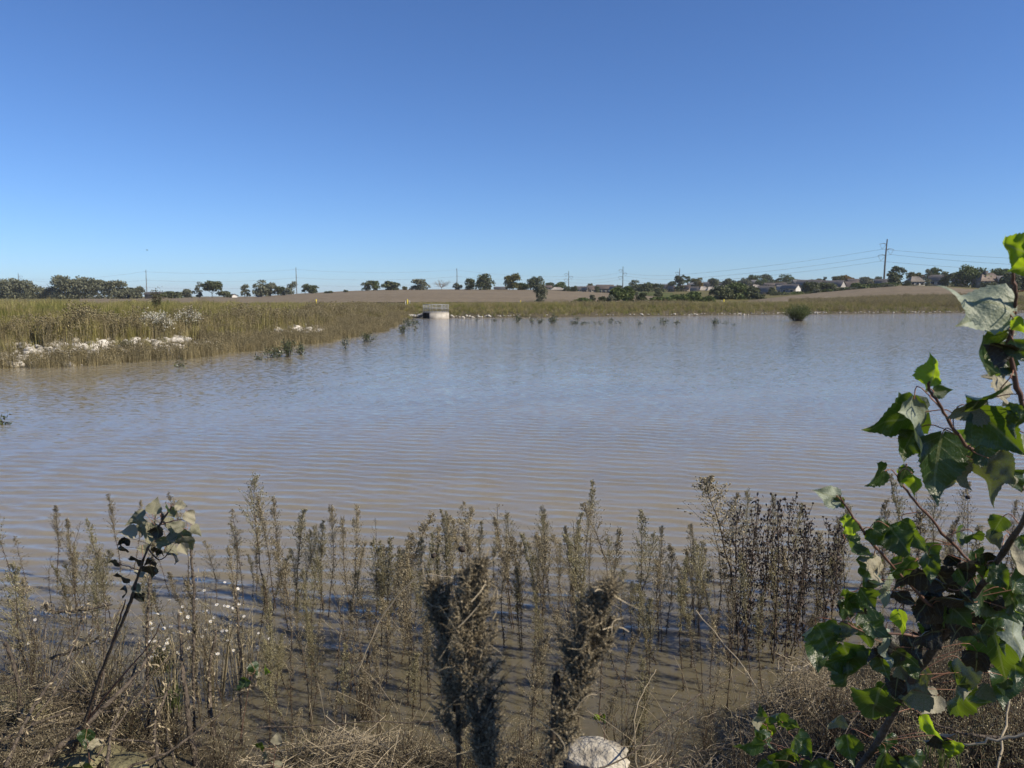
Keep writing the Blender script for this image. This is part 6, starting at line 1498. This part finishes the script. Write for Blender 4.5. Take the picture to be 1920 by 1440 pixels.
# left cottonwood with mud-stained leaves
def dL(px, py): return 3.35 + (py - 950) / 500 * .9
LB = [[(118, 1445), (160, 1350), (190, 1260), (232, 1160), (250, 1110), (262, 1070), (277, 1028), (300, 985), (322, 950)], [(165, 1345), (185, 1280), (215, 1190), (235, 1125)], [(277, 1028), (300, 1050), (320, 1030)], [(300, 985), (330, 975), (352, 975)], [(262, 1070), (240, 1062), (222, 1058)], [(150, 1370), (210, 1290), (275, 1215), (300, 1170)]]
LL = [(333, 962, 36, 40, 'mu'), (318, 985, 38, 70, 'su'), (352, 1022, 44, 80, 'du'), (300, 1030, 36, 120, 'k'), (232, 1012, 34, 150, 'k'), (272, 992, 40, 80, 'mu'), (325, 1012, 36, 60, 'sy'), (337, 1042, 36, 110, 'k'), (262, 1120, 34, 80, 'k'), (290, 947, 38, -70, 'su'), (342, 950, 30, 10, 'sy'), (358, 973, 40, 60, 'sy'), (330, 985, 34, 200, 'su'), (256, 975, 48, 160, 'mu'), (280, 1005, 55, 110, 'su'), (240, 998, 38, 170, 'sy'), (226, 1030, 34, 150, 'k'), (215, 1053, 28, 170, 'ky'), (254, 1052, 38, 130, 'k'),
      (226, 1082, 42, 140, 'k'), (243, 1110, 36, 60, 'k'), (258, 1105, 26, 50, 'su'), (300, 1000, 40, 90, 'k'), (310, 1020, 42, 100, 'du'), (347, 1005, 55, 70, 'du'), (325, 1035, 40, 40, 'su'), (297, 1052, 44, 60, 'k'), (318, 955, 34, 95, 'm'), (270, 1035, 30, 80, 'su'), (345, 1030, 32, 60, 'sy'), (285, 1070, 40, 100, 'k'),
      (272, 970, 34, 60, 'bu'), (370, 995, 34, 40, 'su'), (262, 1080, 30, 90, 'sy'), (305, 970, 30, 100, 'k')]
pl = at(118, 1445, dL(118, 1445)); gl = float(terrain(pl[:1], pl[1:2])[0][0])
lb0 = branch3(LB[0], dL); lb0 = np.concatenate([[[pl[0] - .12, pl[1] - .02, gl - .1]], lb0])
cottonwood('leaning young cottonwood with muddy and dark leaves at the left', np.array([pl[0] - .12, pl[1], gl]), [lb0] + LB[1:], [(.012, .004), (.007, .003), (.004, .002), (.003, .0015), (.003, .0015), (.006, .002)], LL, dL, 6, big=.78)
# little leafy sprigs
def sprig(px, py, Y, lv, label, seed):
    b = at(px, py, Y); t = thing('leafy_sprig', b, label, 'plant'); c = MB(); top = at(lv[0][0], lv[0][1], Y); tube(c, np.array([[0, 0, -.2], (top - b) * .5 + np.array([.01, 0, 0]), top - b]), .003, .0015, 5); link('stem', c.mesh('stem', M['branch_red'], True), t)
    leaves(t, b, [np.array([b, (b + top) / 2, top])], lv, lambda a, c_: Y, seed)
sprig(448, 1330, 4.4, [(478, 1255, 30, 60, 's'), (462, 1287, 42, 100, 'm'), (485, 1270, 18, 90, 'sy'), (500, 1257, 22, 0, 'b')], 'small sprig with one broad pale leaf on the upright muddy stick', 21)
sprig(505, 1430, 4.1, [(520, 1382, 28, 280, 'sy'), (484, 1398, 30, 190, 'm'), (518, 1432, 24, 200, 'su'), (498, 1420, 24, 60, 'mu')], 'seedling with four rounded leaves at the bottom left of centre', 22)
sprig(165, 1420, 4.0, [(160, 1385, 42, 100, 's'), (172, 1408, 40, 110, 'sy'), (145, 1438, 70, 190, 'd')], 'seedling with blue-green leaves under the dark branches at lower left', 23)
sprig(1135, 1360, 4.4, [(1122, 1338, 26, 250, 'b'), (1136, 1345, 26, 30, 'd')], 'tiny bright green sprig right of the leaning near plume', 24)
